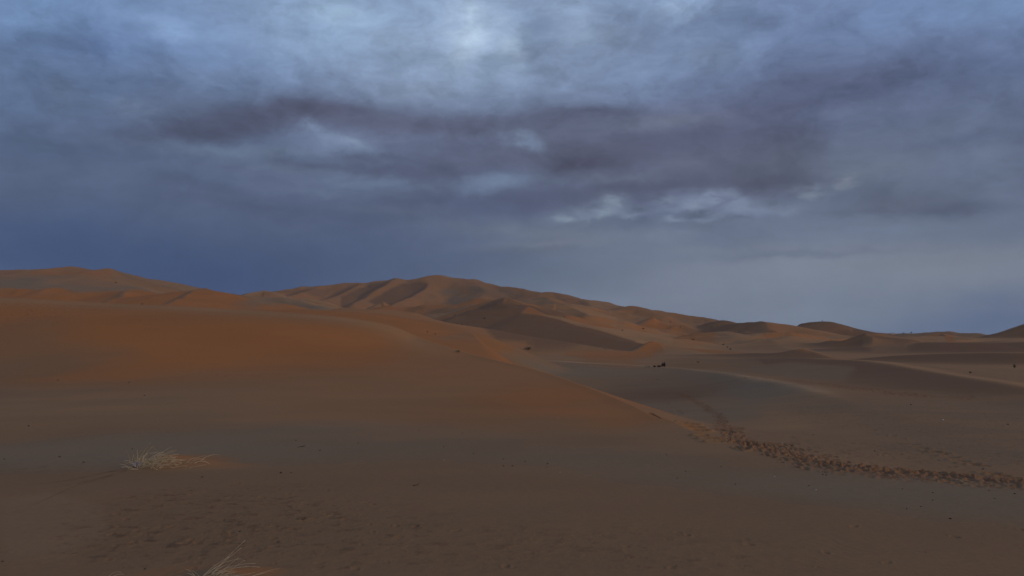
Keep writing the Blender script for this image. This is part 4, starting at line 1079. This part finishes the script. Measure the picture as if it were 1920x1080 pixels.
for (px, h_, label) in [(1211.5, .16, 'left one of two dead grass sprigs on the pale crest left of the bundle'), (1216.8, .2, 'right one of two dead grass sprigs on the pale crest left of the bundle')]:
    p = on_ridge(px, 130.5); root = empty('dead_sprig', p, label, 'sprig', 'dead sprigs on the pale crest'); V, Fc = [], []
    Rr = random.Random(int(px))
    for q in range(22):
        a = Rr.uniform(0, 6.28); L = h_ * Rr.uniform(.6, 1.3); le = Rr.uniform(.3, 1.25)
        tube(V, Fc, [(0, 0, 0), (math.cos(a) * L * .5 * math.sin(le), math.sin(a) * L * .5 * math.sin(le), L * .5), (math.cos(a) * L * math.sin(le) * 1.4, math.sin(a) * L * math.sin(le) * 1.4, L * math.cos(le) + .03)], .012, .004, 3)
    mesh('twigs', V, Fc, m_wood, root)

# ---- the low white hut and two trees on the right skyline
def box(V, Fc, x0, x1, y0, y1, z0, z1):
    n = len(V)
    V += [(x0, y0, z0), (x1, y0, z0), (x1, y1, z0), (x0, y1, z0), (x0, y0, z1), (x1, y0, z1), (x1, y1, z1), (x0, y1, z1)]
    Fc += [(n, n + 3, n + 2, n + 1), (n + 4, n + 5, n + 6, n + 7), (n, n + 1, n + 5, n + 4), (n + 1, n + 2, n + 6, n + 5), (n + 2, n + 3, n + 7, n + 6), (n + 3, n, n + 4, n + 7)]
p = crest_at(1673, 640, 800)
hut = empty('hut', p - Vector((0, 0, .3)), 'low white hut with a dark roof on the right skyline', 'hut', None, .2)
V, Fc = [], []; box(V, Fc, -1.7, 1.7, -1.3, 1.3, 0, 1.1); mesh('wall', V, Fc, m_plaster, hut, False)
V, Fc = [(-1.8, -1.4, 1.103), (2.0, -1.4, 1.103), (2.0, 1.4, 1.103), (-1.8, 1.4, 1.103), (.2, 0, 1.5), (1.2, 0, 1.5)], [(0, 1, 5, 4), (1, 2, 5), (2, 3, 4, 5), (3, 0, 4), (3, 2, 1, 0)]
mesh('roof', V, Fc, m_roof, hut, False)
V, Fc = [], []; box(V, Fc, .3, .85, -1.36, -1.303, 0, .95); mesh('door', V, Fc, m_door, hut, False)
def small_tree(px, h_, w_, label, seed):
    p = crest_at(px, 640, 800); R = random.Random(seed)
    root = empty('tree', p - Vector((0, 0, .1)), label, 'tree', 'trees on the right skyline')
    V, Fc = [], []; tube(V, Fc, [(0, 0, 0), (.05, 0, h_ * .3), (0, 0, h_ * .6)], .12, .06, 6)
    tips = []
    for q in range(7):
        a = q * .9; t_ = Vector((math.cos(a) * w_ * .35, math.sin(a) * w_ * .35, h_ * R.uniform(.55, .85))); tips.append(t_)
        tube(V, Fc, [(0, 0, h_ * .35), t_ * .6 + Vector((0, 0, h_ * .15)), t_], .06, .02, 5)
    mesh('trunk', V, Fc, m_wood, root)
    V, Fc = [], []
    for t_ in tips:
        for q in range(60):
            c_ = t_ + Vector((R.gauss(0, .16) * w_, R.gauss(0, .16) * w_, R.gauss(0, .13) * h_)); d = Vector((R.gauss(0, 1), R.gauss(0, 1), R.gauss(0, 1))).normalized(); e = d.orthogonal()
            n = len(V); V += [c_ - d * .16, c_ + e * .06, c_ + d * .16, c_ - e * .06]; Fc.append((n, n + 1, n + 2, n + 3))
    mesh('crown', V, Fc, m_dark, root, False)
small_tree(1694, 1.0, 1.0, 'smaller dark tree on the right skyline next to the white hut', 2)
small_tree(1708.5, 1.5, 1.2, 'taller dark tree on the right skyline, farther from the hut', 4)

# ---- thin dusty air
bpy.ops.mesh.primitive_cube_add(size=1)
hz = bpy.context.object; hz.name = 'haze'; hz.data.name = 'haze'
hz.scale = (6000, 6000, 112); hz.location = (0, 0, 112 / 2 - 9)
hz['kind'] = 'stuff'
mh = bpy.data.materials.new('haze'); mh.use_nodes = True
hn = mh.node_tree; hn.nodes.clear()
pv = hn.nodes.new('ShaderNodeVolumePrincipled'); ho = hn.nodes.new('ShaderNodeOutputMaterial')
pv.inputs['Color'].default_value = (.86, .86, .88, 1); pv.inputs['Density'].default_value = 0.00007; pv.inputs['Anisotropy'].default_value = 0.0
hn.links.new(pv.outputs[0], ho.inputs['Volume'])
hz.data.materials.append(mh)
